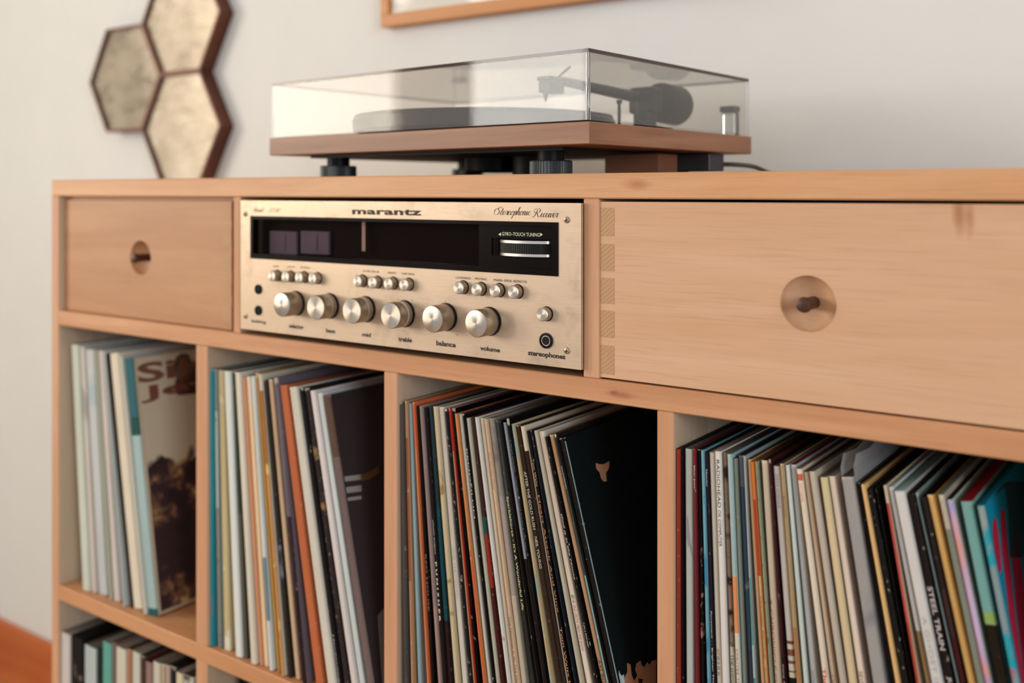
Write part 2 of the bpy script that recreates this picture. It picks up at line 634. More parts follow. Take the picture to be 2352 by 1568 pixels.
UP_L = (X_at(535), X_at(551) )
UP_R = (X_at(1338.8), X_at(1375.2))
for a, c in (UP_L, UP_R):
    obj('divider', box(a, c, 0.0006, YB - .012, Z_RT, Z_SLAB, 0.0008), M['post_wood'], cab)
for x in (XC0 + .03, XC1 - .07):
    for y in (0.03, YB - .07):
        obj('leg', box(x, x + .04, y, y + .04, 0, 0.19, .003), M['post_wood'], cab)
obj('bottom_rail', box(xi0, xi1, .004, YB - .012, .19, Z_CT - .02, .001), M['shelf_wood'], cab)


def dished_front(x0, x1, z0, z1, y0, y1, cx, cz, R, depth):
    """drawer front with a round scooped finger hollow"""
    b = bmesh.new()
    corners = [math.atan2(z - cz, x - cx) for x in (x0, x1) for z in (z0, z1)]
    ang = sorted([2 * PI * i / 64 - PI for i in range(64)] + corners)
    ang = [a for i, a in enumerate(ang) if i == 0 or a - ang[i - 1] > 1e-3]

    def hit(a):
        dx, dz = math.cos(a), math.sin(a)
        t = min([((x1 if dx > 0 else x0) - cx) / dx] if abs(dx) > 1e-9 else [9]) if abs(dx) > 1e-9 else 9
        if abs(dz) > 1e-9:
            t = min(t, ((z1 if dz > 0 else z0) - cz) / dz)
        return cx + dx * t, cz + dz * t
    n = len(ang)
    outer = [b.verts.new((hit(a)[0], y0, hit(a)[1])) for a in ang]
    rows = [[b.verts.new((cx + R * 1.03 * math.cos(a), y0, cz + R * 1.03 * math.sin(a))) for a in ang]]
    for k in range(0, 9):
        e = PI / 2 * (1 - k / 9)
        r, d = R * math.sin(e), 0.0006 + depth * math.cos(e) ** 0.9
        rows.append([b.verts.new((cx + r * math.cos(a), y0 + d, cz + r * math.sin(a))) for a in ang])
    smooth = []
    for i in range(n):
        j = (i + 1) % n
        b.faces.new((outer[i], outer[j], rows[0][j], rows[0][i]))
        for r0, r1 in zip(rows, rows[1:]):
            smooth.append(b.faces.new((r0[i], r0[j], r1[j], r1[i])))
    b.faces.new(rows[-1])
    back = [b.verts.new((v.co.x, y1, v.co.z)) for v in outer]
    for i in range(n):
        j = (i + 1) % n
        b.faces.new((outer[j], outer[i], back[i], back[j]))
    b.faces.new(back)
    bmesh.ops.recalc_face_normals(b, faces=b.faces[:])
    for f in smooth:
        f.smooth = True
    return b


def drawer(x0, x1, z0, z1, hx, hz, m, fingers, fx, yf, gap_mat):
    d = obj('drawer', dished_front(x0, x1, z0, z1, yf, yf + .02, hx, hz, 0.0203, 0.0125), m, cab)
    bx = box(x0 + .002, x0 + .014, yf + .02, .38, z0, z1 - .012)
    box(x1 - .014, x1 - .002, yf + .02, .38, z0, z1 - .012, bm=bx)
    box(x0 + .014, x1 - .014, .368, .38, z0, z1 - .012, bm=bx)
    box(x0 + .014, x1 - .014, yf + .02, .368, z0, z0 + .008, bm=bx)
    obj('drawer_box', bx, M['inner_wood'], d)
    pr = [(0.0046, -0.0132), (0.0046, 0.004), (0.0053, 0.0055), (0.0057, 0.0075), (0.0052, 0.0098), (0.0034, 0.0108)]
    obj('knob', lathe(pr, 'Y', 24, (hx, yf, hz)), M['peg_wood'], d, smooth=True, label='dark wooden peg standing in the round hollow')
    for za, zc in fingers:
        obj('dovetail', box(fx[0], fx[1], yf - .00025, yf + .004, za, zc), M['end_grain'], d)
    return d


obj('gap_strip', box(xi0, UP_L[0], .0125, .030, Z_SLAB - .0044, Z_SLAB), M['rail_wood'], cab)  # added strip; gives the shaded gap above the left drawer its brown tone
yf = 0.0022
xr0 = X_at(1377.8, yf)
hx, hz = PX(1855.5, 698, yf)
xr1 = xi1 - .0015
fing = [(PX(1394, b_, yf)[1], PX(1394, a_, yf)[1]) for a_, b_ in ((477, 542), (560, 622), (638, 697), (713, 775), (793, 859))]
drawer(xr0, xr1, Z_RT + .0016, Z_SLAB - .0024, hx, hz, M['drawer_wood'], fing, (X_at(1378.4, yf), X_at(1411, yf)), yf, None)
yf2 = 0.0085
hx, hz = PX(322.5, 592, yf2)
xl0, xl1 = xi0 + .0012, X_at(532.5, yf2)
hgt = (Z_SLAB - Z_RT - .008) / 5
fing = [(Z_RT + .004 + hgt * (k + .22), Z_RT + .004 + hgt * (k + .85)) for k in range(5)]
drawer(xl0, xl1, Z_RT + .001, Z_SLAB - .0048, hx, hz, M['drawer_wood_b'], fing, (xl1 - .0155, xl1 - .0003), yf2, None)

# ------------------------------------------------------------------ the stereo receiver
YF = -0.0040                                 # its faceplate stands a little proud of the cabinet front
rx0, rx1 = X_at(552.5, YF), X_at(1334.6, YF)
rz1, rz0 = PX(1334, 466.3, YF)[1], PX(1334, 849.5, YF)[1]
rec = thing('stereo_receiver', 'brushed champagne stereo receiver with a dark tuning dial and six large knobs', 'stereo receiver',
            ((rx0 + rx1) / 2, 0.17, Z_RT))


def FP(px, py, y=YF):
    x, z = PX(px, py, y)
    return Vector((x, y, z))


wx0, wx1 = X_at(576, YF), X_at(1282.5, YF)
wz_1, wz_0 = PX(1282, 510.5, YF)[1], PX(1282, 634.5, YF)[1]
obj('faceplate', ring_rect(rx0, rx1, rz0, rz1, wx0, wx1, wz_0, wz_1, YF, YF + .0036), M['faceplate'], rec)
obj('chassis', box(UP_L[1] + .0035, UP_R[0] - .0030, YF + .017, .34, rz0 + .003, rz1 - .002, .001), M['black'], rec)
bz = ring_rect(wx0, wx1, wz_0, wz_1, wx0 + .0042, wx1 - .0050, wz_0 + .0052, wz_1 - .0032, YF - .0008, YF + .007)
obj('dial_bezel', bz, M['black_gloss'], rec)
xs_ = X_at(1103, .003)
obj('dial_glass', box(wx0 + .004, xs_, YF + .006, YF + .0075, wz_0 + .005, wz_1 - .003), M['smoked_glass'], rec, label='smoked dial glass')
obj('dial_backplate', box(wx0 + .001, xs_, YF + .0145, YF + .0165, wz_0 + .001, wz_1 - .001), M['dial_brown'], rec)
for a_, c_ in ((617, 678), (688, 752)):
    x0_, z1_ = PX(a_, 530, .006)
    x1_, z0_ = PX(c_, 585, .006)
    mt = obj('meter', box(x0_, x1_, YF + .0115, YF + .0145, z0_, z1_), M['meter'], rec)
    obj('meter_needle', box((x0_ + x1_) / 2 + .004, (x0_ + x1_) / 2 + .0046, YF + .0112, YF + .0115, z0_ + .004, z1_ - .003), M['ink'], mt)
p0, p1 = PX(833.5, 509, .004), PX(831, 577, .004)
obj('dial_pointer', box(p0[0] - .0026, p0[0] + .0022, YF + .0088, YF + .0098, p1[1], wz_1 - .001, .0006), M['needle'], rec, label='ivory tuning pointer')
# the panel at the dial's right end with a slot for the tuning wheel
sx0, sz1 = PX(1131, 546, YF + .006)
sx1, sz0 = PX(1267, 592, YF + .006)
obj('tuning_panel', ring_rect(xs_, wx1 - .0045, wz_0 + .004, wz_1 - .003, sx0, sx1, sz0, sz1, YF + .005, YF + .0075), M['black_gloss'], rec)
tw_x0, tw_x1 = X_at(1144, YF + .003), X_at(1264, YF + .003)
tcx, ta = (tw_x0 + tw_x1) / 2, (tw_x1 - tw_x0) / 2
tz0, tz1 = sz0 + .0006, sz1 - .0012


def wheel(z0, z1, rad, teeth=0):
    b = lathe([(1, z0), (1, z1)], 'Z', 144 if teeth else 64, (0, 0, 0))
    for k, v in enumerate(b.verts):
        r = rad * (0.985 if (teeth and (k % 144) % 2) else 1.0)
        v.co = Vector((tcx + v.co.x * ta * r, YF + .0075 + v.co.y * .0115 * r, v.co.z))
    return b


hh = tz1 - tz0
whl = obj('tuning_wheel', wheel(tz0 + hh * .17, tz1 - hh * .17, 0.985, 1), M['black'], rec, smooth=False, label='black knurled thumb wheel')
obj('wheel_rim', wheel(tz1 - hh * .17, tz1, 1.0), M['silver'], whl, smooth=True)
obj('wheel_rim', wheel(tz0, tz0 + hh * .17, 1.0), M['silver'], whl, smooth=True)
obj('slot_back', box(sx0, sx1, YF + .0150, YF + .0165, sz0, sz1), M['hole'], rec)
AX, AZ = (1, 0, 0), (0, 0, 1)


def face_text(body, px0, px1, py, hpx, m=None, bold=0.0, shear=0.0, y=YF, name='lettering', spacing=1.0, par=None, b=None):
    """lettering on the faceplate between two pixel columns, centred on row py, hpx pixels tall at its middle"""
    c = FP((px0 + px1) / 2, py, y)
    w = X_at(px1, y) - X_at(px0, y)
    h = PX((px0 + px1) / 2, py - hpx / 2, y)[1] - PX((px0 + px1) / 2, py + hpx / 2, y)[1]
    b = text_bm(body, w, h, bold, shear, spacing) if b is None else fit(b, w, h)
    return obj(name, place(b, c, AX, AZ, .0002), m or M['ink'], par or rec)


face_text('marantz', 807, 966.5, 486.5, 14, bold=0.035, spacing=1.05)
for body, a_, c_, py, h_ in (('volume', 1103, 1148, 801.5, 10.5), ('balance', 1002, 1046.5, 789.5, 12), ('treble', 915, 946, 779.5, 11),
                             ('mid', 832, 852, 768.5, 9.5), ('bass', 749, 770, 759.5, 9.5), ('selector', 664, 698, 749.5, 9.5),
                             ('stereophones', 1212.5, 1298, 816, 15), ('dubbing', 577, 611, 739, 8)):
    face_text(body, a_, c_, py, h_, bold=0.03)
for body, a_, c_, py, h_ in (('LOUDNESS', 1047, 1081, 638, 5), ('MUTING', 1091, 1117.5, 640.3, 5), ('MAIN\u2013SPKR\u2013REMOTE', 1134, 1210, 645, 5.6),
                             ('LO-FILTER-HI', 834, 870, 623, 4.6), ('MONO', 891, 910, 626.5, 4.6), ('TAPE MON', 922, 951, 629, 4.8),
                             ('AM', 627, 640, 611.5, 4), ('FM', 661, 676, 613, 4), ('PHONO', 690, 712, 614.5, 4)):
    face_text(body, a_, c_, py, h_, m=M['brown_ink'])
face_text('GYRO\u2013TOUCH TUNING', 1153, 1239, 538, 8.2, m=M['cream_ink'], y=YF + .005)
for tri in ([(1145, 538), (1151, 534), (1151, 542)], [(1247, 538.5), (1241, 534.5), (1241, 542.5)]):
    pts = [(PX(x, y, YF + .005)[0], PX(x, y, YF + .005)[1]) for x, y in tri]
    obj('lettering', poly(pts, (0, YF + .005, 0), AX, AZ, .0002), M['cream_ink'], rec)

# script lettering drawn as pen strokes (x, y) on a unit grid, thick on the down strokes
GL = {
    'S': (0.95, [[(.98, .80), (1.05, 1.02), (.80, 1.18), (.52, 1.02), (.52, .78), (.72, .55), (.74, .28), (.50, .02), (.15, .02), (-.02, .22), (.12, .42)], [(.55, .95), (.20, .92), (-.05, .65), (-.02, .45)]]),
    'R': (1.30, [[(.62, 1.05), (.48, .60), (.30, .12), (.10, -.04), (-.05, .10)], [(.10, .72), (.02, .98), (.35, 1.2), (.85, 1.18), (1.08, .92), (.90, .66), (.55, .58)], [(.62, .58), (.80, .28), (.98, .02), (1.25, .12)], [(.10, .72), (.25, .62), (.40, .80)]]),
    't': (0.36, [[(.30, .95), (.16, .45), (.06, .12), (.14, .0), (.30, .10), (.40, .22)], [(.05, .62), (.40, .64)]]),
    'e': (0.44, [[(-.02, .18), (.20, .28), (.36, .48), (.26, .60), (.10, .46), (.06, .18), (.18, .0), (.34, .06), (.48, .22)]]),
    'r': (0.40, [[(-.02, .18), (.14, .52), (.22, .62), (.24, .52), (.38, .54), (.32, .30), (.28, .08), (.36, .02), (.44, .16)]]),
    'o': (0.46, [[(.26, .58), (.08, .42), (.06, .12), (.18, .0), (.34, .16), (.36, .44), (.26, .58), (.34, .48), (.48, .50)]]),
    'p': (0.48, [[(.0, .3), (.18, .6), (.06, .0), (-.10, -.52)], [(.10, .34), (.28, .60), (.40, .48), (.34, .14), (.20, .0), (.06, .10)], [(.34, .10), (.50, .2)]]),
    'h': (0.50, [[(.0, .2), (.30, .95), (.36, 1.12), (.26, 1.14), (.16, .70), (.02, .0)], [(.08, .28), (.28, .58), (.38, .50), (.30, .12), (.38, .0), (.50, .16)]]),
    'n': (0.50, [[(.0, .34), (.12, .58), (.02, .0)], [(.08, .28), (.28, .58), (.38, .50), (.30, .12), (.38, .0), (.50, .16)]]),
    'i': (0.28, [[(.0, .2), (.16, .58), (.08, .14), (.14, .0), (.28, .16)], [(.22, .86), (.25, .90)]]),
    'c': (0.40, [[(.34, .46), (.26, .58), (.10, .42), (.06, .14), (.18, .0), (.32, .06), (.42, .2)]]),
    'v': (0.46, [[(.0, .40), (.12, .58), (.12, .10), (.20, .0), (.36, .28), (.36, .56), (.46, .50)]]),
    'M': (1.0, [[(-.05, .06), (.10, .02), (.30, 1.0), (.42, .10), (.80, 1.02), (.76, .10), (.92, .06)]]),
    'd': (0.48, [[(.34, .50), (.18, .58), (.06, .30), (.10, .02), (.28, .16), (.52, 1.08)], [(.40, .55), (.34, .08), (.48, .12)]]),
    'l': (0.30, [[(.0, .2), (.30, .92), (.26, 1.12), (.16, .80), (.06, .12), (.14, .0), (.30, .16)]]),
    '2': (0.62, [[(.10, .72), (.26, .98), (.48, .80), (.34, .44), (.02, .02), (.48, .04)]]),
    '3': (0.62, [[(.12, .82), (.36, .98), (.44, .74), (.22, .54), (.42, .36), (.30, .04), (.02, .12)]]),
    '0': (0.62, [[(.34, .96), (.12, .66), (.08, .14), (.24, .0), (.44, .34), (.46, .82), (.34, .96)]]),
    ' ': (0.40, []),
}


def script_bm(word, slant=0.32, thin=0.016, thick=0.050):
    b = bmesh.new()
    x0 = 0.0
    for ch in word:
        adv, strokes = GL[ch]
        for st in strokes:
            p = catmull([(x0 + x + slant * y, y, 0) for x, y in st], 6)
            L, R_ = [], []
            for i, q in enumerate(p):
                d = (p[min(i + 1, len(p) - 1)] - p[max(i - 1, 0)]).normalized()
                w = thin + (thick - thin) * max(0.0, -d.y) ** 1.5
                nrm = Vector((-d.y, d.x, 0)) * w / 1.0
                L.append(b.verts.new(q + nrm))
                R_.append(b.verts.new(q - nrm))
            for i in range(len(p) - 1):
                b.faces.new((R_[i], R_[i + 1], L[i + 1], L[i]))
        x0 += adv
    return b


face_text('', 1134, 1218, 488.5, 27, name='script_lettering', b=script_bm('Stereophonic'))
face_text('', 1222, 1282.5, 489, 21, name='script_lettering', b=script_bm('Receiver'))
face_text('', 580, 607, 481.5, 11, m=M['brown_ink'], name='script_lettering', b=script_bm('Model'))
face_text('', 616, 644, 482.5, 9, m=M['brown_ink'], name='script_lettering', b=script_bm('2230'))

# knobs
for k, (px, py, two) in enumerate([(680.5, 696, 0), (758, 702, 1), (840.5, 709.5, 1), (929.5, 720, 2), (1025, 727.5, 0), (1124.5, 737.5, 0)]):
    c = FP(px, py)
    R = .0122
    if two == 2:
        pr = [(R * .97, .0006), (R, .0012), (R, .0072), (R * .93, .0078), (R * .93, .0088), (R, .0094), (R, .0190), (R * .96, .0197), (R * .1, .0198)]
    elif two == 1:
        pr = [(R * .97, .0006), (R, .0012), (R, .0080), (R * .97, .0083), (R * .97, .0087), (R * .99, .0090), (R * .99, .0190), (R * .95, .0197), (R * .1, .0198)]
    else:
        pr = [(R * .97, .0010), (R, .0016), (R, .0188), (R * .96, .0197), (R * .92, .0199), (R * .1, .0198)]
    bm_ = lathe(pr, 'Y', 64)
    kb = obj('knob', bm_, M['spun'], rec, local=True, smooth=True)
    kb.location = c - ORIGIN[rec.name]
    sk = obj('knob_skirt', lathe([(R * 1.05, -.001), (R * 1.05, .0010)], 'Y', 48), M['hole'], kb, local=True)
# push buttons
for px, py in [(637, 632.5), (668, 634.5), (699, 636), (730, 638.5), (833, 644.5), (867.5, 647.5), (903.5, 650), (939.5, 652.5),
               (1064.5, 659.5), (1105.5, 663), (1147.5, 666), (1189.5, 669), (1256, 720.5)]:
    R = .0057
    bb = obj('push_button', lathe([(R, -.001), (R, .0072), (R * .9, .0078), (R * .1, .0079)], 'Y', 36), M['spun'], rec, local=True, smooth=True)
    bb.location = FP(px, py) - ORIGIN[rec.name]
    obj('button_gap', lathe([(R * 1.12, -.001), (R * 1.12, .0002)], 'Y', 32), M['hole'], bb, local=True)
# jacks
for px, py, R in ((594, 664, .0052), (594, 712.5, .0052), (1255, 782, .0066)):
    jk = obj('jack', lathe([(R, -.001), (R, .0012), (R * .80, .0014), (R * .80, .0002), (R * .1, .0002)], 'Y', 40), M['black'], rec, local=True, smooth=True)
    jk.location = FP(px, py) - ORIGIN[rec.name]
    if R > .006:
        obj('jack_ring', lathe([(R * .70, .0003), (R * .67, .0010), (R * .56, .0010), (R * .54, .0004)], 'Y', 40), M['silver'], jk, local=True, smooth=True)
    obj('jack_hole', lathe([(R * .55, .0), (R * .55, .0013)], 'Y', 32), M['hole'], jk, local=True)
# screws
for px, py in ((1302, 505), (1302.3, 805.5), (564, 491.5), (564.5, 726)):
    R = .0029
    s_ = obj('screw', lathe([(R, 0), (R * .92, .0007), (R * .6, .0013), (R * .1, .0015)], 'Y', 28), M['screw'], rec, local=True, smooth=True)
    s_.location = FP(px, py) - ORIGIN[rec.name]
    cr = box(-R * .5, R * .5, -.0018, -.0012, -R * .1, R * .1)
    box(-R * .1, R * .1, -.0018, -.0012, -R * .5, R * .5, bm=cr)
    obj('cross_slot', cr, M['hole'], s_, local=True)
for px, py in ((1023, 690.5), (1047.5, 768), (1051.5, 769), (915.5, 688), (946, 690)):
    obj('tick_mark', lathe([(.00045, 0), (.00045, .0001)], 'Y', 10, FP(px, py)), M['ink'], rec)
for x in (rx0 + .05, rx1 - .05):
    for y in (.06, .30):
        obj('foot', lathe([(.011, Z_RT + .0004), (.0125, Z_RT + .002), (.0115, rz0 + .0035)], 'Z', 24, (x, y, 0)), M['black'], rec, smooth=True)

# ------------------------------------------------------------------ the turntable
THT = math.radians(39.4)
W_, DP = .437, .3055
Z1 = .8425
ux, uz = .0773 * Z1, Z1                      # its front right corner: sideways and forward of the lens
fwd, rgt = Vector((-S, C, 0)), Vector((C, S, 0))
corner = Vector((0, -D, 0)) + rgt * ux + fwd * uz
rot = -(THT - TH)
tt = thing('turntable', 'walnut turntable under a clear hinged dust cover on the cabinet top', 'turntable', (corner.x, corner.y, Z_TOP), rot)
L = lambda p, q, z: Vector((-p, q, z))       # p to the left of the right edge, q back from the front edge, z above the cabinet top
zpl = ZE + (440 - 330) / F * Z1 - Z_TOP      # underside of the plinth
zpt = ZE + (440 - 278) / F * Z1 - Z_TOP      # its top
zct = ZE + (440 - 109) / F * Z1 - Z_TOP      # top of the dust cover
obj('plinth', faced(box(-W_, 0, 0, DP, zpl, zpt, .0006)), [M['walnut'], M['walnut_side']], tt, local=True)
for p, q in ((.0745, .045), (.372, .045), (.0745, DP - .045), (.372, DP - .045)):
    f_ = obj('foot', lathe([(.0185, 0), (.0200, .001), (.0200, .0125), (.0190, .0135), (.003, .0136)], 'Z', 96, L(p, q, 0), ridges=1, ridge_depth=.0005, ridge_rows=(1, 2)),
             M['foot_rubber'], tt, local=True)
    obj('foot_post', lathe([(.0125, .0136), (.0125, zpl)], 'Z', 28, L(p, q, 0)), M['black'], f_, local=True, smooth=True)
# dust cover: four clear walls, a top with internal reflection's dark put into its rim, bright rounded corner posts
t_ = .003
cv = obj('dust_cover', box(-W_ + .002, -.002, .002, .002 + t_, zpt + .0015, zct - .003), M['cover_clear'], tt, local=True, label='clear acrylic lid')
obj('cover_side', box(-.002 - t_, -.002, .002 + t_, DP - .002, zpt + .0015, zct - .003), M['cover_clear'], cv, local=True)
obj('cover_side', box(-W_ + .002, -W_ + .002 + t_, .002 + t_, DP - .002, zpt + .0015, zct - .003), M['cover_clear'], cv, local=True)
obj('cover_back', box(-W_ + .002 + t_, -.002 - t_, DP - .002 - t_, DP - .002, zpt + .0015, zct - .003), M['cover_clear'], cv, local=True)
obj('cover_top', box(-W_ + .004, -.004, .004, DP - .004, zct - .0028, zct - .0002), M['cover_clear'], cv, local=True)
rim = ring_rect(-W_ + .002, -.002, 0.002, DP - .002, -W_ + .0045, -.0045, .0045, DP - .0045, 0, .003)
for v in rim.verts:
    v.co = Vector((v.co.x, v.co.z, zct - v.co.y))
obj('cover_rim', rim, M['cover_edge'], cv, local=True, label='dark edge of the lid')
mg = NT('acrylic_solid')
mg.setv(Roughness=0.03, IOR=1.49)
mg.b.inputs['Transmission Weight'].default_value = 1.0
mg.b.inputs['Base Color'].default_value = (.93, .95, .96, 1)
M['acrylic'] = mg.m
for p, q in ((.0036, .0036), (W_ - .0036, .0036), (.0036, DP - .0036), (W_ - .0036, DP - .0036)):
    obj('corner_post', lathe([(.0021, zpt + .0015), (.0019, zct - .003)], 'Z', 20, L(p, q, 0)), M['acrylic'], cv, local=True, smooth=True)
# platter
pc = L(.252, .155, 0)
obj('platter', lathe([(.138, zpt + .005), (.146, zpt + .007), (.147, zpt + .019), (.145, zpt + .021)], 'Z', 96, pc), M['dark_metal'], tt, local=True, smooth=True)
obj('platter_mat', lathe([(.1445, zpt + .0212), (.1445, zpt + .0235)], 'Z', 96, pc), M['felt'], tt, local=True)
obj('spindle', lathe([(.0036, zpt + .022), (.0036, zpt + .034), (.002, zpt + .036)], 'Z', 20, pc), M['silver'], tt, local=True, smooth=True)
# tonearm at rest along the right-hand side
pv = L(.074, .208, 0)
ta_ = obj('tonearm_base', lathe([(.030, zpt), (.030, zpt + .006), (.020, zpt + .008), (.012, zpt + .010), (.012, zpt + .026)], 'Z', 40, pv), M['black'], tt, local=True, smooth=True)
a0, a1 = L(.0845, .082, zpt + .046), L(.0755, .222, zpt + .0375)
dr = (a1 - a0).normalized()
obj('arm_tube', tube([a0 - dr * .004, a0, a0.lerp(a1, .5), a1 + dr * .012], [.0046, .0046, .0056, .0060], 20), M['dark_metal'], ta_, local=True, smooth=True)
obj('bearing_housing', box(-.074 - .015, -.074 + .015, .198, .222, zpt + .022, zpt + .050, .004, segs=2), M['black'], ta_, local=True)
cw0 = a1 + dr * .012
b = lathe([(.013, 0), (.0205, .002), (.0215, .006), (.0218, .036), (.0195, .041), (.010, .042)], 'Z', 40)
q_ = Vector((0, 0, 1)).rotation_difference(dr)
for v in b.verts:
    v.co = q_ @ v.co + cw0
obj('counterweight', b, M['black'], ta_, local=True, smooth=True)
# headshell, cartridge and finger lift
hs = obj('headshell', box(-.0845 - .0085, -.0845 + .0085, .046, .084, zpt + .0445, zpt + .0485, .0012), M['dark_metal'], ta_, local=True)
ct = box(-.0845 - .0075, -.0845 + .0075, .048, .070, zpt + .0335, zpt + .0440, .001)
tip = bmesh.new()
bmesh.ops.create_cone(tip, cap_ends=True, segments=10, radius1=.0008, radius2=.0035, depth=.010, matrix=Matrix.Translation((-.0845, .050, zpt + .030)))
join(ct, tip)
obj('cartridge', ct, M['black'], ta_, local=True)
obj('finger_lift', tube(catmull([L(.078, .062, zpt + .048), L(.070, .056, zpt + .0505), L(.055, .048, zpt + .0545)], 5), .0013, 10), M['dark_metal'], ta_, local=True, smooth=True)
obj('cue_lever', tube(catmull([L(.060, .170, zpt + .032), L(.060, .171, zpt + .016), L(.060, .173, zpt + .012), L(.058, .205, zpt + .007)], 6), .0013, 10), M['dark_metal'], ta_, local=True, smooth=True)
obj('arm_rest', lathe([(.0040, zpt), (.0016, zpt + .003), (.0016, zpt + .030), (.0030, zpt + .031), (.0030, zpt + .034)], 'Z', 20, L(.078, .165, 0)), M['black'], ta_, local=True, smooth=True)
for p in (.020, W_ - .020):
    hg = obj('hinge', box(-p - .008, -p + .008, DP - .016, DP - .004, zpt + .001, zpt + .026, .001), M['acrylic'], tt, local=True)
    obj('hinge_cap', box(-p - .009, -p + .009, DP - .018, DP - .004, zpt + .0265, zpt + .033, .001), M['grey_plastic'], hg, local=True)
# what hangs below the plinth
obj('motor_housing', lathe([(.030, .006), (.034, .008), (.034, zpl)], 'Z', 40, L(.245, .165, 0)), M['black'], tt, local=True, smooth=True)
obj('bearing_well', lathe([(.022, .002), (.024, .003), (.024, zpl)], 'Z', 32, L(.176, .15, 0)), M['black'], tt, local=True, smooth=True)
obj('base_plate', box(-W_ + .035, -.05, .03, DP - .03, zpl - .003, zpl - .0002), M['black'], tt, local=True)
obj('support_block', box(-.086, -.022, .150, .186, .0, zpl - .003, .001), M['cardboard'], tt, local=True)
obj('connection_box', box(-.062, -.010, .230, .262, .006, zpl - .001, .001), M['grey_plastic'], tt, local=True)
# cable behind it
def TW(p, q, z):
    v = L(p, q, z)
    return Vector((corner.x + v.x * math.cos(rot) - v.y * math.sin(rot), corner.y + v.x * math.sin(rot) + v.y * math.cos(rot), Z_TOP + v.z))


cable = obj('audio_cable', tube(catmull([TW(.03, .264, .014), TW(.005, .275, .0135), TW(-.012, .288, .011), TW(-.028, .292, .004), TW(-.045, .290, .0026), TW(-.02, .268, .0026), TW(.01, .276, .0026)], 8), .0024, 10),
            M['cable'], smooth=True)
tag(cable, 'brown cable looping out behind the turntable onto the cabinet top', 'cable')

# ------------------------------------------------------------------ honeycomb mirror and picture on the wall
YH = YW - .030
hcx, hcz = PX(412, 295, YH)
ap = .0992
sd = ap / math.cos(PI / 6)
hcz = Z_TOP + ap + .0006
hm = thing('honeycomb_mirror', 'honeycomb of three hexagonal antique mirrors in brown metal frames at the cabinet\'s left end', 'mirror', (hcx, YW - .015, Z_TOP))
for k, (dx, dz) in enumerate(((0, 0), (0, 2 * ap), (-1.5 * sd, ap))):
    fr = bmesh.new()
    V = {}
    for nm, r_, y in (('of', sd, YH), ('if', sd - .0055, YH), ('ib', sd - .0055, YW - .008), ('ob', sd, YW - .0005)):
        V[nm] = [fr.verts.new((hcx + dx + r_ * math.cos(PI / 3 * i), y, hcz + dz + r_ * math.sin(PI / 3 * i))) for i in range(6)]
    for i in range(6):
        j = (i + 1) % 6
        for a_, b_ in (('ob', 'of'), ('of', 'if'), ('if', 'ib'), ('ib', 'ob')):
            fr.faces.new((V[a_][i], V[a_][j], V[b_][j], V[b_][i]))
    bmesh.ops.recalc_face_normals(fr, faces=fr.faces[:])
    f_ = obj('frame', fr, M['copper'], hm)
    pn = bmesh.new()
    front = [pn.verts.new((hcx + dx + (sd - .0056) * math.cos(PI / 3 * i), YH + .006, hcz + dz + (sd - .0056) * math.sin(PI / 3 * i))) for i in range(6)]
    back = [pn.verts.new((v.co.x, YH + .009, v.co.z)) for v in front]
    pn.faces.new(front)
    pn.faces.new(back[::-1])
    for i in range(6):
        pn.faces.new((front[i], back[i], back[(i + 1) % 6], front[(i + 1) % 6]))
    bmesh.ops.recalc_face_normals(pn, faces=pn.faces[:])
    obj('mirror_pane', pn, mirror_mat('antique_mirror_%d' % k, 3.7 * k + 1), f_)

YP = YW - .022
fx0, fz0 = PX(873.5, 62.5, YP)
fx1 = fx0 + .66
fz1 = fz0 + .86
fw = .0185
pf = thing('picture_frame', 'large picture in a slim orange wooden frame on the wall above the turntable', 'picture', ((fx0 + fx1) / 2, YW, fz0))
for bb_ in ((fx0, fx1, fz0, fz0 + fw), (fx0, fx1, fz1 - fw, fz1), (fx0, fx0 + fw * .85, fz0 + fw, fz1 - fw), (fx1 - fw, fx1, fz0 + fw, fz1 - fw)):
    obj('frame_bar', box(bb_[0], bb_[1], YP, YW - .0005, bb_[2], bb_[3], .0008), M['frame_wood'], pf)
obj('mat_board', box(fx0 + fw * .8, fx1 - fw * .8, YP + .010, YP + .013, fz0 + fw * .8, fz1 - fw * .8), M['paper'], pf)
obj('glass', box(fx0 + fw * .8, fx1 - fw * .8, YP + .005, YP + .007, fz0 + fw * .8, fz1 - fw * .8), M['frame_glass'], pf)

# ------------------------------------------------------------------ the records
MC = {}


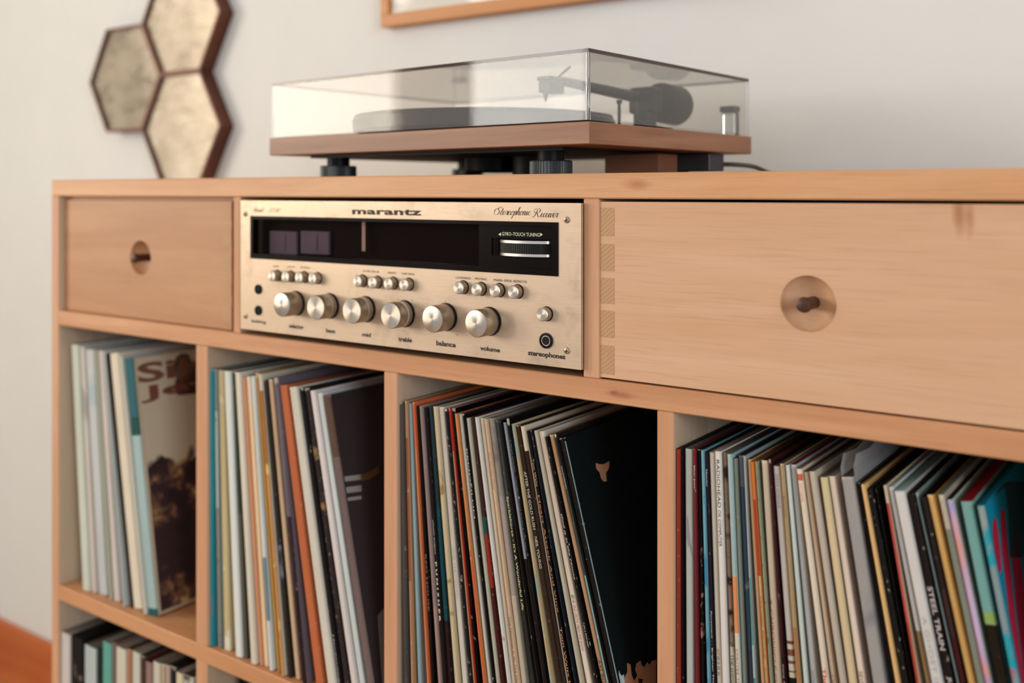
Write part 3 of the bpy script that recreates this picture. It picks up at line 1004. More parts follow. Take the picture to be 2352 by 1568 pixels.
def spine_mat(stops, scuff=0.0, blotch=None, rough=0.55, interp='CONSTANT'):
    """printed card: bands of colour down the spine, rubbed pale at its head and in specks"""
    key = (tuple(stops), scuff, blotch, interp)
    if key in MC:
        return MC[key]
    m = NT('printed_card')
    tc = m.n('ShaderNodeTexCoord')
    sp = m.n('ShaderNodeSeparateXYZ')
    m.l(tc.outputs['Object'], sp.inputs[0])
    z = m.math('SUBTRACT', 1.0, m.math('DIVIDE', sp.outputs['Z'], 0.312))
    wob = m.noise(m.coords((30, 30, 30)), 1.0, 2)
    if len(stops) > 1:
        z2 = m.math('ADD', z, m.math('MULTIPLY', m.math('SUBTRACT', wob, .5), .012))
        c = m.ramp(z2, stops, interp)
    else:
        x = m.n('ShaderNodeRGB')
        x.outputs[0].default_value = lin(stops[0][1])
        c = x.outputs[0]
    tone = m.noise(m.coords((20, 20, 4), (len(MC), 0, 0)), 1.5, 3)
    c = m.mix(m.math('MULTIPLY', m.math('SUBTRACT', tone, .42, clamp=True), .8), c, '#b7b0a6', 'MULTIPLY')
    if blotch:
        for bi, (bc, bs, th) in enumerate(blotch):
            n = m.noise(m.coords((1, 1, 1), (bi * 3.1 + len(MC), 0, 0)), bs, 3, .55, .5)
            c = m.mix(m.math('MULTIPLY', m.math('SUBTRACT', n, th, clamp=True), 14, clamp=True), c, bc)
    if scuff > 0:
        spk = m.noise(m.coords((1, 1, .45), (len(MC) * 1.7, 0, 0)), 330, 2, .6)
        head = m.math('MULTIPLY', m.math('SUBTRACT', .012, z, clamp=True), 34)
        f = m.math('MULTIPLY', m.math('SUBTRACT', m.math('ADD', spk, head), .685 - scuff * .05, clamp=True), 9, clamp=True)
        c = m.mix(m.math('MULTIPLY', f, .4 + .5 * min(1, scuff)), c, '#cdbfa9')
    m.l(c, m.b.inputs['Base Color'])
    m.setv(Roughness=rough)
    m.b.inputs['Specular IOR Level'].default_value = .12
    MC[key] = m.m
    return m.m


def sleeve(label, X0, Y0, Z0, w, H, lean, group, spine, cover, top, scuff=0.0, blotch=None, tf=.5, interp='CONSTANT', depth=.312):
    b = bmesh.new()
    r = min(.0012, w * .3)
    prof = [(0, depth), (0, r * 1.5), (r * .35, r * .4), (r, 0), (w - r, 0), (w - r * .35, r * .4), (w, r * 1.5), (w, depth)]
    lo = [b.verts.new((x, y, 0)) for x, y in prof]
    hi = [b.verts.new((x, y, H)) for x, y in prof]
    n = len(prof)
    for i in range(n):
        j = (i + 1) % n
        f = b.faces.new((lo[i], lo[j], hi[j], hi[i]))
        f.material_index = 0 if 1 <= i <= 5 else 1
    b.faces.new(lo[::-1]).material_index = 1
    b.faces.new(hi).material_index = 2
    bmesh.ops.recalc_face_normals(b, faces=b.faces[:])
    ms = spine_mat(tuple(spine), scuff, blotch, .55, interp)
    mc = spine_mat(((0, cover),), 0.0)
    mt = spine_mat(((0, tuple(min(1, x * tf) for x in lin(top)[:3])),), 0.0)  # tf scales the top's colour: compartment shade is put in here
    o = obj('record_sleeve', b, [ms, mc, mt])
    o.location = (X0, Y0, Z0)
    o.rotation_euler = (0, -lean, 0)
    tag(o, label, 'record', group)
    o['w'], o['h'] = w, H
    return o


INK = {}


def ink(c):
    if c not in INK:
        INK[c] = plain('print_' + c.lstrip('#'), c, .6, var=.04)
    return INK[c]


def spine_text(o, body, z_from, z_to, col, fill=.62, up=False, bold=0.0, shear=0.0, xoff=.5):
    """lettering along a spine, z given as shares of the height from its head"""
    w, h = o['w'], o['h']
    ln = (z_to - z_from) * h
    b = text_bm(body, ln, w * fill, bold, shear)
    zc = h * (1 - (z_from + z_to) / 2)
    ax, ay = ((0, 0, -1), (1, 0, 0)) if not up else ((0, 0, 1), (-1, 0, 0))
    place(b, (w * xoff, 0, zc), ax, ay, .00015)
    t = obj('spine_lettering', b, ink(col), o, local=True)
    return t


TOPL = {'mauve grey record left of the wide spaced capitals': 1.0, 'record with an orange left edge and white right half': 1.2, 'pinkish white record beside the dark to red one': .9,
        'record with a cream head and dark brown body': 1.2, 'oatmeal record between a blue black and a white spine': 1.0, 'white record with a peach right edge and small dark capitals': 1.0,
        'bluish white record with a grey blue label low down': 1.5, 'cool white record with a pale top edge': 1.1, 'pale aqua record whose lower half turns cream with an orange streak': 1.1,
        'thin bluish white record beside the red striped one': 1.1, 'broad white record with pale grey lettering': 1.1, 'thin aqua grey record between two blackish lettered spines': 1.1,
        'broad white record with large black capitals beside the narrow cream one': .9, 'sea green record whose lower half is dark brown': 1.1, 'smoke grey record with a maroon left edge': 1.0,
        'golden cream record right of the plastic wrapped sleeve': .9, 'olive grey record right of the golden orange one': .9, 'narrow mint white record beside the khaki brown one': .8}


def row(group, shelf_z, yref, defs, s0, xmin, xmax):
    """stand the records of one compartment side by side, each leaning as it does in the photograph"""
    rows = []
    for i, d in enumerate(defs):
        label, xt, yt, w, xb = d[:5]
        s = s0 + .0012 * ((i * 7) % 5)
        Xt, Zt = PX(xt, yt, s)
        yr = d[5].get('yb', yref)
        Xb, Zb = PX(xb, yr, s)
        sl = (Xb - Xt) / (Zt - Zb)
        X0 = Xb + sl * (Zb - shelf_z)
        X1 = Xt
        wd = X_at(xt + w, s) - X_at(xt, s)
        rows.append([X0, X1, Zt, wd, s, sl])
    if rows[0][1] < xmin + .0005:
        rows[0][5] += (rows[0][1] - xmin - .0005) / (rows[0][2] - shelf_z)
    rows[0][0] = max(rows[0][0], xmin + .0005)
    out = []
    for i, d in enumerate(defs):
        X0, X1, Zt, wd, s, sl = rows[i]
        lean = math.atan(sl)
        ca = math.cos(lean)
        nx = rows[i + 1] if i + 1 < len(rows) else None
        w = wd * ca
        if nx:
            zt = min(Zt, nx[2]) - shelf_z
            g0 = nx[0] - X0
            g1 = (nx[0] - nx[5] * zt) - (X0 - sl * zt)
            w = min(w, g0 * ca - .0004, g1 * ca - .0004)
            if w < .0014:
                sh = (.0016 - w) / ca
                for r in rows[i + 1:]:
                    r[0] += sh
                w = .0014
        else:
            w = min(w, xmax - X0 - .001)
        if 'plastic' in d[0] and 'loose' in d[0]:
            w -= .0016
            X0 += .0008
        H = max(.296, min(.319, (Zt - shelf_z) / ca))
        o = d[5]
        sp = o['c'] if isinstance(o['c'], (list, tuple)) else ((0, o['c']),)
        cover = o.get('cover', sp[0][1])
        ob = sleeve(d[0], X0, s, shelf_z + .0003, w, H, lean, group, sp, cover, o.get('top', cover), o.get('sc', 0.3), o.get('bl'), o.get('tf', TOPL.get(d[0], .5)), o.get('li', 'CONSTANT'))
        for t in o.get('t', ()):
            spine_text(ob, *t[0], **t[1])
        out.append(ob)
    return out


K = lambda *a, **k: (a, k)
G4 = 'records in the compartment under the right-hand drawer'
R4 = [
 ('brick red record with pale scuffs against the rightmost divider', 1551, 1031, 13, 1552, dict(c='#8e3526', sc=1.0, top='#3a1612')),
 ('thin black record beside the scuffed brick red one', 1564.5, 1029, 6.5, 1565.5, dict(c='#100a09', t=[K('TOYO', .80, .84, '#b9a284', fill=.5)])),
 ('pale grey white record with a faint pencil drawing on its spine', 1572.5, 1030, 18, 1575, dict(c='#bfc2bc', top='#8d8a84', t=[])),
 ('maroon record with small white lettering near its head', 1591, 1031, 10, 1596, dict(c='#6e2327', t=[K('Silver Jews', .041, .099, '#ddd0c2', fill=.6)])),
 ('black record flecked with white and salmon beside the maroon one', 1601.5, 1032, 8, 1608.5, dict(c=((0, '#17110f'), (.80, '#7e4133')), sc=.8, bl=(('#c9837a', 60, .60),))),
 ('thin sky blue record between two blackish spines', 1609.8, 1034, 9, 1621.5, dict(c='#6d9dac', top='#2b4c58', bl=(('#3b7a9c', 30, .52),))),
 ('purplish black record with white typewriter lettering running down it', 1619, 1038, 9.5, 1632.5, dict(c='#241a22', t=[K('Matador', .044, .087, '#e3dccb', fill=.7), K('Pavement . . Brighten The Corners', .395, .64, '#e6dfd0', fill=.75)])),
 ('narrow cream record with a tiny barcode like mark low down', 1628.2, 1039, 11.5, 1642.6, dict(c='#d6cdbd', t=[K('SST', .487, .503, '#b4463c', fill=.5), K('III II III III', .506, .552, '#3b2d28', fill=.5)])),
 ('broad white record with large black capitals beside the narrow cream one', 1641, 1036, 17.5, 1655, dict(c='#d3cbc4', top='#8f857d', t=[K('RADIOHEAD', .021, .138, '#1c1715', fill=.52), K('OK COMPUTER', .144, .233, '#2a2420', fill=.46)])),
 ('record with swirling dark brown and tan pattern', 1659, 1040, 10, 1674.5, dict(c=((0, '#8f7563'), (.475, '#cdbfa8')), bl=(('#38231d', 55, .53), ('#e0d4c4', 75, .63)), t=[K('THE SHINS', .492, .565, '#2e231d', fill=.55)])),
 ('pale aqua record whose lower half turns cream with an orange streak', 1669.5, 1043, 14, 1686.7, dict(c=((0, '#9fb4b3'), (.295, '#d98a5c'), (.43, '#cfc6b6')), top='#49605f', t=[K('CHUTES TOO NARROW', .47, .66, '#8e3d2c', fill=.45)])),
 ('grey green record beside the pale aqua one', 1683.8, 1053, 10, 1701, dict(c='#7d8274', top='#2a3436')),
 ('dark slate blue record with navy lower half', 1695, 1046, 12, 1715, dict(c=((0, '#5d5f6b'), (.08, '#38495a'), (.47, '#3a3d4c')), top='#1d2a39', bl=(('#78706f', 45, .62),))),
 ('record mottled pale grey and sea green', 1707, 1048, 7.5, 1726, dict(c=((0, '#9aa3a1'), (.29, '#5b8f8b'), (.45, '#9fb0b4'), (.53, '#3c7e70')), bl=(('#6d8a86', 60, .6),))),
 ('tan record beside a spine with an orange red head', 1714, 1055, 8.5, 1739.6, dict(c='#c9a77d', top='#5d5348')),
 ('record with orange red upper half and tan lettered lower half', 1722.5, 1061, 8.5, 1749, dict(c=((0, '#cf7335'), (.098, '#b3361f'), (.28, '#c7a271')), t=[K('Teenage Fanclub', .32, .47, '#5a3c1f', fill=.75, shear=.3), K('Songs', .49, .54, '#7c5a30', fill=.6)])),
 ('speckled sage green record beside the orange headed one', 1731.2, 1060, 9, 1759, dict(c='#9a9c7f', bl=(('#6f7258', 90, .56),), top='#34241a')),
 ('peach cream record with red lettering down its lower edge', 1741.5, 1056, 16.5, 1767, dict(c='#d7c3ac', top='#3b2a20', t=[K('A CHRONICLE OF SONG', .33, .62, '#b0493a', fill=.30, xoff=.2)])),
 ('dark maroon record beside the peach cream one', 1758.7, 1054, 8, 1786, dict(c=((0, '#3a1718'), (.46, '#191010')), t=[K('Pony Time', .48, .55, '#d9d2c6', fill=.6)])),
 ('white record with a zebra striped and green foot', 1767, 1069, 15.5, 1797, dict(c=((0, '#d0c8c2'), (.42, '#7d4a3a'), (.428, '#cfd0c6'), (.44, '#8a5a45'), (.455, '#cfcabb'), (.467, '#8a5a45'), (.475, '#d2cfbf'), (.49, '#8a5a45'), (.496, '#d0ccb8'), (.506, '#111d10'), (.52, '#7f9a6a'), (.53, '#111a10')), top='#8c8178', t=[K('DEAR SCIENCE', .02, .10, '#8a8386', fill=.35)])),
 ('khaki brown record with faint vertical lettering', 1783, 1064, 12, 1813.6, dict(c=((0, '#a98f6a'), (.38, '#a5714a')), top='#5f5647', t=[K('BLONDE', .075, .125, '#7a6345', fill=.6)])),
 ('narrow mint white record beside the khaki brown one', 1795, 1067, 11, 1829, dict(c='#ced4cd', top='#7e837b')),
 ('smoke grey record with a maroon left edge', 1806, 1066, 13.5, 1845, dict(c='#a8a6a3', top='#6a1f26', t=[K('HAVE ONE', .475, .51, '#6d6a68', fill=.4)])),
 ('cream record with an orange red block at its head', 1820, 1076, 15, 1869.5, dict(c=((0, '#d9cbb8'), (.013, '#c85f43'), (.030, '#dccab5')), top='#9a8d7c', t=[K('MY NAME', .034, .076, '#cf8a74', fill=.45), K('The Blues', .455, .56, '#c4533e', fill=.72, bold=.02)])),
 ('tan record with a dark inky figure on its spine', 1836.5, 1083, 11, 1888, dict(c='#c6ad94', top='#5a4639', bl=(('#3d2a22', 28, .66),), t=[K('Carole', .465, .51, '#6f563f', fill=.6, shear=.3)])),
 ('broad beige grey record right of the inky tan one', 1849, 1082, 21, 1905, dict(c='#b9ab9c', top='#786d69')),
 ('cream yellow record with brown flecks at its head', 1874, 1095, 17, 1926, dict(c=((0, '#c9b88f'), (.1, '#d0b892')), top='#7b7a74', bl=(('#9a7d4f', 24, .68),))),
 ('pinkish cream record left of the plastic wrapped sleeve', 1893.5, 1093, 16, 1949, dict(c='#d8c3b2', top='#9d9695', t=[K('SEVENTEEN', .44, .52, '#6d5a4a', fill=.5)])),
 ('grey record in a loose translucent plastic outer sleeve', 1920, 1094, 36, 1978, dict(c='#98928f', top='#57524f', bl=(('#7d787c', 12, .58),))),
 ('thin black record between the plastic wrapped sleeve and a golden spine', 1958.5, 1108, 8, 2022.6, dict(c='#120c0a', top='#4d5147')),
 ('golden cream record right of the plastic wrapped sleeve', 1968, 1112, 13, 2030, dict(c='#d9ad74', top='#9a7440')),
 ('black record with worn white specks right of the golden cream one', 1982, 1122, 17, 2046, dict(c=((0, '#171413'), (.5, '#221518')), sc=.9, top='#0d0908')),
 ('glossy black record beside the white specked black one', 2000, 1121, 15, 2063.5, dict(c='#0f0b0a', top='#3a2a2a', bl=(('#b8464c', 30, .72),))),
 ('record split into tan and bright red stripes', 2017, 1113, 9.5, 2076, dict(c=((0, '#cbb497'), (.04, '#b94a42'), (.30, '#a8402f'), (.45, '#c35548')), top='#6c5a52')),
 ('thin bluish white record beside the red striped one', 2027.5, 1117, 11, 2095, dict(c=((0, '#c9cacb'), (.31, '#8d7250'), (.46, '#b9bdb9')), top='#8fa6a2')),
 ('broad white record with pale grey lettering', 2041, 1127, 26, 2108, dict(c='#cbc4bf', top='#7f9f9c', t=[K('A GHOST IS BORN', .27, .50, '#a89fa2', fill=.42)])),
 ('brown black record with blocky white capitals', 2070, 1133, 20, 2140, dict(c='#1d1311', top='#0f0b0b', t=[K('STEEL TRAIN', .20, .335, '#b8aca8', fill=.66, bold=.02), K('JURIED', .39, .452, '#bdb2ae', fill=.66, bold=.02)])),
 ('thin aqua grey record between two blackish lettered spines', 2090.5, 1131, 11, 2164, dict(c='#8fa3a1', top='#86a5a2')),
 ('dark brown record whose foot is red', 2102.5, 1141, 12, 2171.5, dict(c=((0, '#241917'), (.2, '#3b2320'), (.30, '#401214'), (.40, '#b1443f')), top='#080505', bl=(('#6a564c', 50, .62),))),
 ('golden orange record with a darker amber patch', 2114.5, 1135, 21.5, 2187, dict(c='#dcac68', top='#0b0706', bl=(('#c9904a', 14, .63),))),
 ('olive grey record right of the golden orange one', 2140.5, 1135, 14, 2210, dict(c=((0, '#b3a592'), (.07, '#7b7e6e')), top='#52756d')),
 ('iridescent lilac and salmon pink record', 2158.5, 1146, 21, 2226, dict(li='LINEAR', c=((0, '#b3b7ae'), (.02, '#a79cc8'), (.05, '#d5a3b9'), (.11, '#e29a8c'), (.17, '#caa6c0'), (.28, '#cfaec9'), (.42, '#b98aa5')), top='#120c0c', bl=(('#ec8f78', 22, .56),))),
 ('sea green record whose lower half is dark brown', 2191, 1150, 29, 2254, dict(c=((0, '#6f9c95'), (.235, '#88a05e'), (.262, '#1f150c')), top='#7d1621', bl=(('#2ea2a6', 14, .57),))),
 ('turquoise record with crimson drips on its cover at the row\'s end', 2229, 1160, 19, 2290, dict(c=((0, '#8f9a92'), (.06, '#7e8f93')), cover='#0a7f9b', top='#0f8aa4', bl=(('#a94d5a', 20, .55), ('#2794a2', 24, .58)))),
]
G3 = 'records in the compartment under the receiver'
R3 = [
 ('charcoal record against the divider left of the compartment under the receiver', 918, 930, 11, 926, dict(c='#4a4441', top='#6e6154')),
 ('tan record with red brown lower part beside the charcoal one', 929.3, 921, 8, 941.7, dict(c=((0, '#b98d68'), (.117, '#9c5b38'), (.55, '#b58560')), sc=.7, top='#8d8478')),
 ('thin dusty blue record left of the orange one', 937.8, 926, 8.5, 956, dict(c='#84a1a7', top='#3f3b38')),
 ('thin orange record beside the dusty blue one', 947.2, 924, 7.8, 975.5, dict(c=((0, '#d7663b'), (.14, '#c98155')), top='#b3a79b')),
 ('black record between an orange and a mauve spine', 955.3, 933, 7, 985, dict(c='#0e0a09', top='#6b5752', t=[K('RED HOUSE', .45, .62, '#8a6a54', fill=.5)])),
 ('mauve grey record left of the wide spaced capitals', 962.5, 933, 10, 999, dict(c=((0, '#8c7672'), (.6, '#a38074')), top='#a09891')),
 ('blackish record with widely spaced white capitals low down', 973, 936, 10.5, 1010.6, dict(c=((0, '#1d1413'), (.8, '#210f10')), top='#9b948c', t=[K('phoebe bridgers', .337, .44, '#cfc8bb', fill=.5, shear=.3), K('P U N I S H E R', .463, .64, '#d9ccb4', fill=.55, bold=.03)])),
 ('dark teal record beside the white lettered blackish one', 983.8, 935, 9.5, 1021.5, dict(c=((0, '#20343b'), (.3, '#15424b'), (.64, '#2a1216')), top='#3c4340')),
 ('tan and gold streaked record', 994, 934, 12, 1036, dict(c='#c3ae8b', bl=(('#9a7c4f', 30, .56),), top='#5a4a40')),
 ('pale grey white record beside the gold streaked one', 1007, 935, 13, 1053, dict(c='#c5bcb1', top='#9a938a', t=[K('THE NATIONAL', .41, .565, '#a79d95', fill=.4)])),
 ('black record densely flecked with white', 1021, 940, 8, 1068.6, dict(c='#1c1d1b', sc=1.2, top='#8d857c')),
 ('thin record red above and tan below', 1029.6, 938, 5.5, 1078, dict(c=((0, '#b8372b'), (.123, '#b98a66')), top='#0e0a09')),
 ('black record with torn white nicks beside the red and tan one', 1036, 938, 6, 1084.5, dict(c='#080605', sc=.6, top='#9fb0b0')),
 ('record with an orange left edge and white right half', 1042.5, 950, 9, 1097, dict(c=((0, '#cb8553'), (.4, '#d0683f')), top='#090706')),
 ('white record touching the orange edged one', 1051.8, 951, 8.5, 1108, dict(c='#c6c3b8', top='#0b0908')),
 ('thin black record with scratchy white lettering', 1060.6, 951, 5.6, 1119, dict(c='#13100e', sc=1.0, top='#7d2a44', t=[K('PENDULUM', .10, .30, '#d8d0c0', fill=.6)])),
 ('cream record with rough dark edge', 1066.5, 960, 9.5, 1124, dict(c='#c2b7a2', top='#0b0808')),
 ('dark brown record that turns red lower down', 1076.8, 957, 8, 1133.5, dict(c=((0, '#3f2a26'), (.294, '#28504d'), (.346, '#9a3327'), (.50, '#4c1b16')), top='#6f2d46', sc=.6)),
 ('pinkish white record beside the dark to red one', 1085.6, 958, 11.5, 1147.5, dict(c='#cfc9c2', bl=(('#c98f7c', 40, .60),), top='#7d716b')),
 ('warm ivory record beside the pinkish white one', 1097.6, 960, 9, 1158.5, dict(c='#cbbda8', top='#8d8a82')),
 ('peach record with brown lettering along it', 1107, 962, 9.5, 1169, dict(c='#c9a88a', top='#8a877f', t=[K('The Mountain Goats', .096, .20, '#8d5b3a', fill=.5), K('The National Is At The Heart Of All', .555, .80, '#6b3626', fill=.6)])),
 ('broad taupe record blotched like old paper', 1117, 961, 14.5, 1180, dict(c=((0, '#8f8478'), (.22, '#a18f86'), (.5, '#b8a893')), top='#6f7a76', bl=(('#7c6a62', 18, .60),))),
 ('greenish black record with cream typewriter lettering', 1132, 966, 9.5, 1200.8, dict(c=((0, '#3d4442'), (.3, '#2a2823'), (.7, '#2e2d28')), top='#5b6a69', t=[K("Sparklehorse - It's A Wonderful Life", .215, .532, '#e0d29e', fill=.66)])),
 ('brown black record next to the cream lettered one', 1142, 969, 5.6, 1214.5, dict(c=((0, '#1d1512'), (.8, '#5a423c')), top='#070505')),
 ('thin pale blue edged record', 1147.8, 970, 7, 1223.5, dict(c=((0, '#a8aebc'), (.38, '#2a1c1a')), top='#0d0908')),
 ('black record with faint grey capitals', 1155.7, 961, 11, 1229, dict(c='#0d0a09', sc=.5, top='#080606', t=[K('4 WAY STREET . CROSBY STILLS NASH & YOUNG', .057, .36, '#6b6763', fill=.5)])),
 ('thin record patched in amber and aqua', 1167, 973, 8.5, 1241, dict(c='#c3a87f', bl=(('#8aa6a0', 26, .52), ('#d9a85b', 34, .60)), top='#57605a')),
 ('dark brown record with white serif like capitals', 1176.2, 977, 10.5, 1257, dict(c=((0, '#33251c'), (.7, '#4b4038')), sc=.7, top='#23302e', t=[K('AFTER THE GOLD RUSH', .129, .289, '#d2cbc0', fill=.55), K('NEIL YOUNG', .309, .396, '#cfc8bd', fill=.55)])),
 ('record with a cream head and dark brown body', 1187.6, 979, 13.5, 1268, dict(c=((0, '#d6c2aa'), (.069, '#2b1b14')), top='#88a6ae')),
 ('black record with spaced glowing orange lettering', 1201.8, 989, 8, 1281, dict(c='#140c0a', top='#0d100f', t=[K('Tom Waits', .078, .155, '#e2a05c', fill=.62), K('Heart Attack And Vine', .18, .50, '#d98a4c', fill=.5), K('Tom Waits Heart', .54, .75, '#e0924f', fill=.55)])),
 ('thin blue black record with a shiny edge', 1210, 988, 5, 1294, dict(c='#171c24', sc=.7, top='#0c0a0a')),
 ('oatmeal record between a blue black and a white spine', 1215.5, 988, 10.5, 1302, dict(c='#bdb09a', top='#5e5148')),
 ('white record with a peach right edge and small dark capitals', 1226.5, 990, 13.5, 1317, dict(c='#d5c2af', top='#a2a6ad', t=[K('BEST OF', .444, .465, '#2a1f1c', fill=.42), K('OLD CROW MEDICINE SHOW', .47, .592, '#a0525a', fill=.42)])),
 ('black record with flaking white handwriting', 1240.4, 1003, 9.5, 1335, dict(c='#120b09', sc=1.1, top='#4b3328', t=[K('God is in the House', .21, .387, '#cfc4b2', fill=.5, shear=.3), K('I am a bird now', .50, .565, '#cabfae', fill=.5, shear=.3)])),
 ('kraft tan record lettered from foot to head in black capitals', 1250.5, 998, 11, 1350, dict(c='#b48e6c', top='#5a4438', t=[K('HO\u03a1\u03a3\u0395\u03a3 IN THE \u03a3K\u03a8"', .593, .738, '#1d120d', fill=.6, up=True)])),
 ('dark grey record whose lower part turns aqua', 1262.3, 996, 9.5, 1361.5, dict(c=((0, '#1e1a18'), (.10, '#3c4241'), (.37, '#7d9a97')), sc=1.0, top='#1f2a29', t=[K('WHITE LIGHTNIN', .085, .146, '#c9d0cb', fill=.55)])),
 ('worn black record with a pale torn patch on its cover', 1272.6, 1006, 14.5, 1373, dict(c=((0, '#140d0b'), (.65, '#b9aca6')), cover='#0b1315', sc=.5, top='#1b2b2a')),
]
G2 = 'records in the compartment left of the receiver\'s feet'
R2 = [
 ('bright teal record with pink marks against the second divider', 476, 847, 14.5, 483.3, dict(c='#2a8a98', top='#8f8878', bl=(('#9b6577', 9, .62),), yb=1488)),
 ('pale grey record speckled dark near its foot', 491, 848, 9, 500, dict(c=((0, '#7f8a88'), (.15, '#b0b5ae'), (.5, '#8f8c7d')), top='#837a6c', bl=(('#5b574c', 26, .6),), yb=1490)),
 ('tan and ivory mottled record', 500.5, 850, 13, 515, dict(c='#bba97f', bl=(('#d3cbb5', 16, .55), ('#6e614a', 22, .70)), top='#6f6a5b', yb=1500)),
 ('clean white record beside the tan mottled one', 514, 852, 17, 541, dict(c='#d2d2cc', top='#6b6659', yb=1512)),
 ('thin dark green record between two white ones', 532, 854, 6.5, 560, dict(c=((0, '#3f4538'), (.5, '#5b5649')), top='#2a2a22', yb=1516)),
 ('ivory record right of the dark green one', 539, 855, 16, 576, dict(c='#d2c7b5', top='#8c847a', yb=1522)),
 ('muted orange record right of the ivory one', 555.5, 867, 9, 596.5, dict(c='#cf8e68', top='#857d75', yb=1530)),
 ('cream record with a peach stripe', 565, 865, 10.5, 607, dict(c=((0, '#dacab4'), (.1, '#e2c29c')), top='#7e766e', yb=1536)),
 ('bluish white record with a grey blue label low down', 575.8, 864, 10, 619, dict(c=((0, '#cdd0cc'), (.62, '#6f8792'), (.83, '#cfd2d0')), top='#6d675e', yb=1545)),
 ('thin mustard record beside the amber patterned one', 586.2, 857, 6.5, 637, dict(c='#b5863f', top='#5b5347', yb=1550)),
 ('amber and brown patterned record', 593, 860, 11, 646, dict(c=((0, '#d2c6b4'), (.04, '#a9713f'), (.3, '#c78f57')), top='#a3b4ba', bl=(('#4a2f1d', 22, .60), ('#e2b877', 30, .62)), yb=1556)),
 ('dark brown record with grey blots', 604.5, 873, 10, 662, dict(c='#332a22', bl=(('#8b868c', 20, .62),), top='#4e4438', yb=1560)),
 ('narrow sand coloured record between dark spines', 615.5, 872, 10, 679, dict(c='#c0a183', top='#2b2622', yb=1560)),
 ('violet grey record that darkens lower down', 628, 868, 12.5, 693, dict(c=((0, '#6b5f66'), (.45, '#33222a'), (.7, '#2a181b')), top='#221a1f', yb=1560)),
 ('wide rust orange record near dark spines', 642, 886, 17, 724, dict(c='#b5633e', top='#4d2b30', sc=.4, yb=1560)),
 ('light grey white record beside the rust orange one', 664, 890, 19.5, 751, dict(c='#c9c1b3', top='#7d7064', yb=1560)),
 ('black record with blurred white writing near its foot', 686, 892, 12, 774, dict(c='#171112', sc=.3, top='#1f2a26', t=[K('Handwriting', .80, .95, '#b8b0ac', fill=.5)], yb=1560)),
 ('black and tan speckled record', 698.8, 893, 12, 789, dict(c='#2b2223', bl=(('#8a6d47', 34, .58),), sc=.8, top='#2c322d', yb=1560)),
 ('pinkish white record right of the tan speckled one', 711.5, 898, 16, 805, dict(c='#d2c5c0', top='#27302c', yb=1560)),
 ('cool white record with a pale top edge', 728, 904, 12.5, 824, dict(c='#c3c8c6', top='#b5c2c1', yb=1560)),
 ('black record with a dim grey trumpet picture on its cover', 742, 910, 15, 841, dict(c=((0, '#5a4338'), (.2, '#6d5a58')), cover='#332b2d', top='#4a3026', yb=1560)),
]
G1 = 'records in the leftmost upper compartment'
R1 = [
 ('pale green white record leaning on the cabinet\'s left side panel', 163, 792, 19, 190, dict(c='#c3c7b8', top='#94887c', yb=1356)),
 ('blush white record beside the pale green one', 183, 797, 12.5, 211, dict(c='#c8bbb0', top='#857972', bl=(('#a39a8c', 14, .6),), yb=1366)),
 ('icy blue white record among pale spines', 196.5, 803, 18, 228, dict(c='#bfc1c0', top='#8d8a84', bl=(('#a8b4b8', 10, .55),), yb=1378)),
 ('thin greenish grey record', 215.5, 805, 9, 251, dict(c='#a8a792', top='#7d776c', yb=1386)),
 ('rosy white record left of the thin dark one', 225, 806, 11, 263, dict(c='#cbbfb8', top='#847c72', yb=1392)),
 ('cloudy white record touching the thin dark one', 236, 808, 7, 284, dict(c='#bfc3bf', top='#7b7469', yb=1402)),
 ('thin dark brown record among pale ones', 243, 812, 7.5, 302, dict(c='#3d3127', top='#3a352c', yb=1408)),
 ('warm cream record in the leftmost compartment', 251.5, 812, 19, 309, dict(c='#d9cdb8', top='#9a9187', yb=1420)),
 ('grey record between warm cream and teal headed spines', 271.5, 818, 12, 330, dict(c='#bdb9ad', top='#a19b90', yb=1428)),
 ('record with a teal head and powder blue body, sepia picture on its cover', 285, 825, 19, 343, dict(c=((0, '#2d5f66'), (.24, '#1f4b48'), (.31, '#9db3b2'), (.97, '#1d5a5c')), cover='#b8a78e', top='#3b3344', sc=.1, yb=1437)),
]
GX = 'records in the leftmost lower compartment'
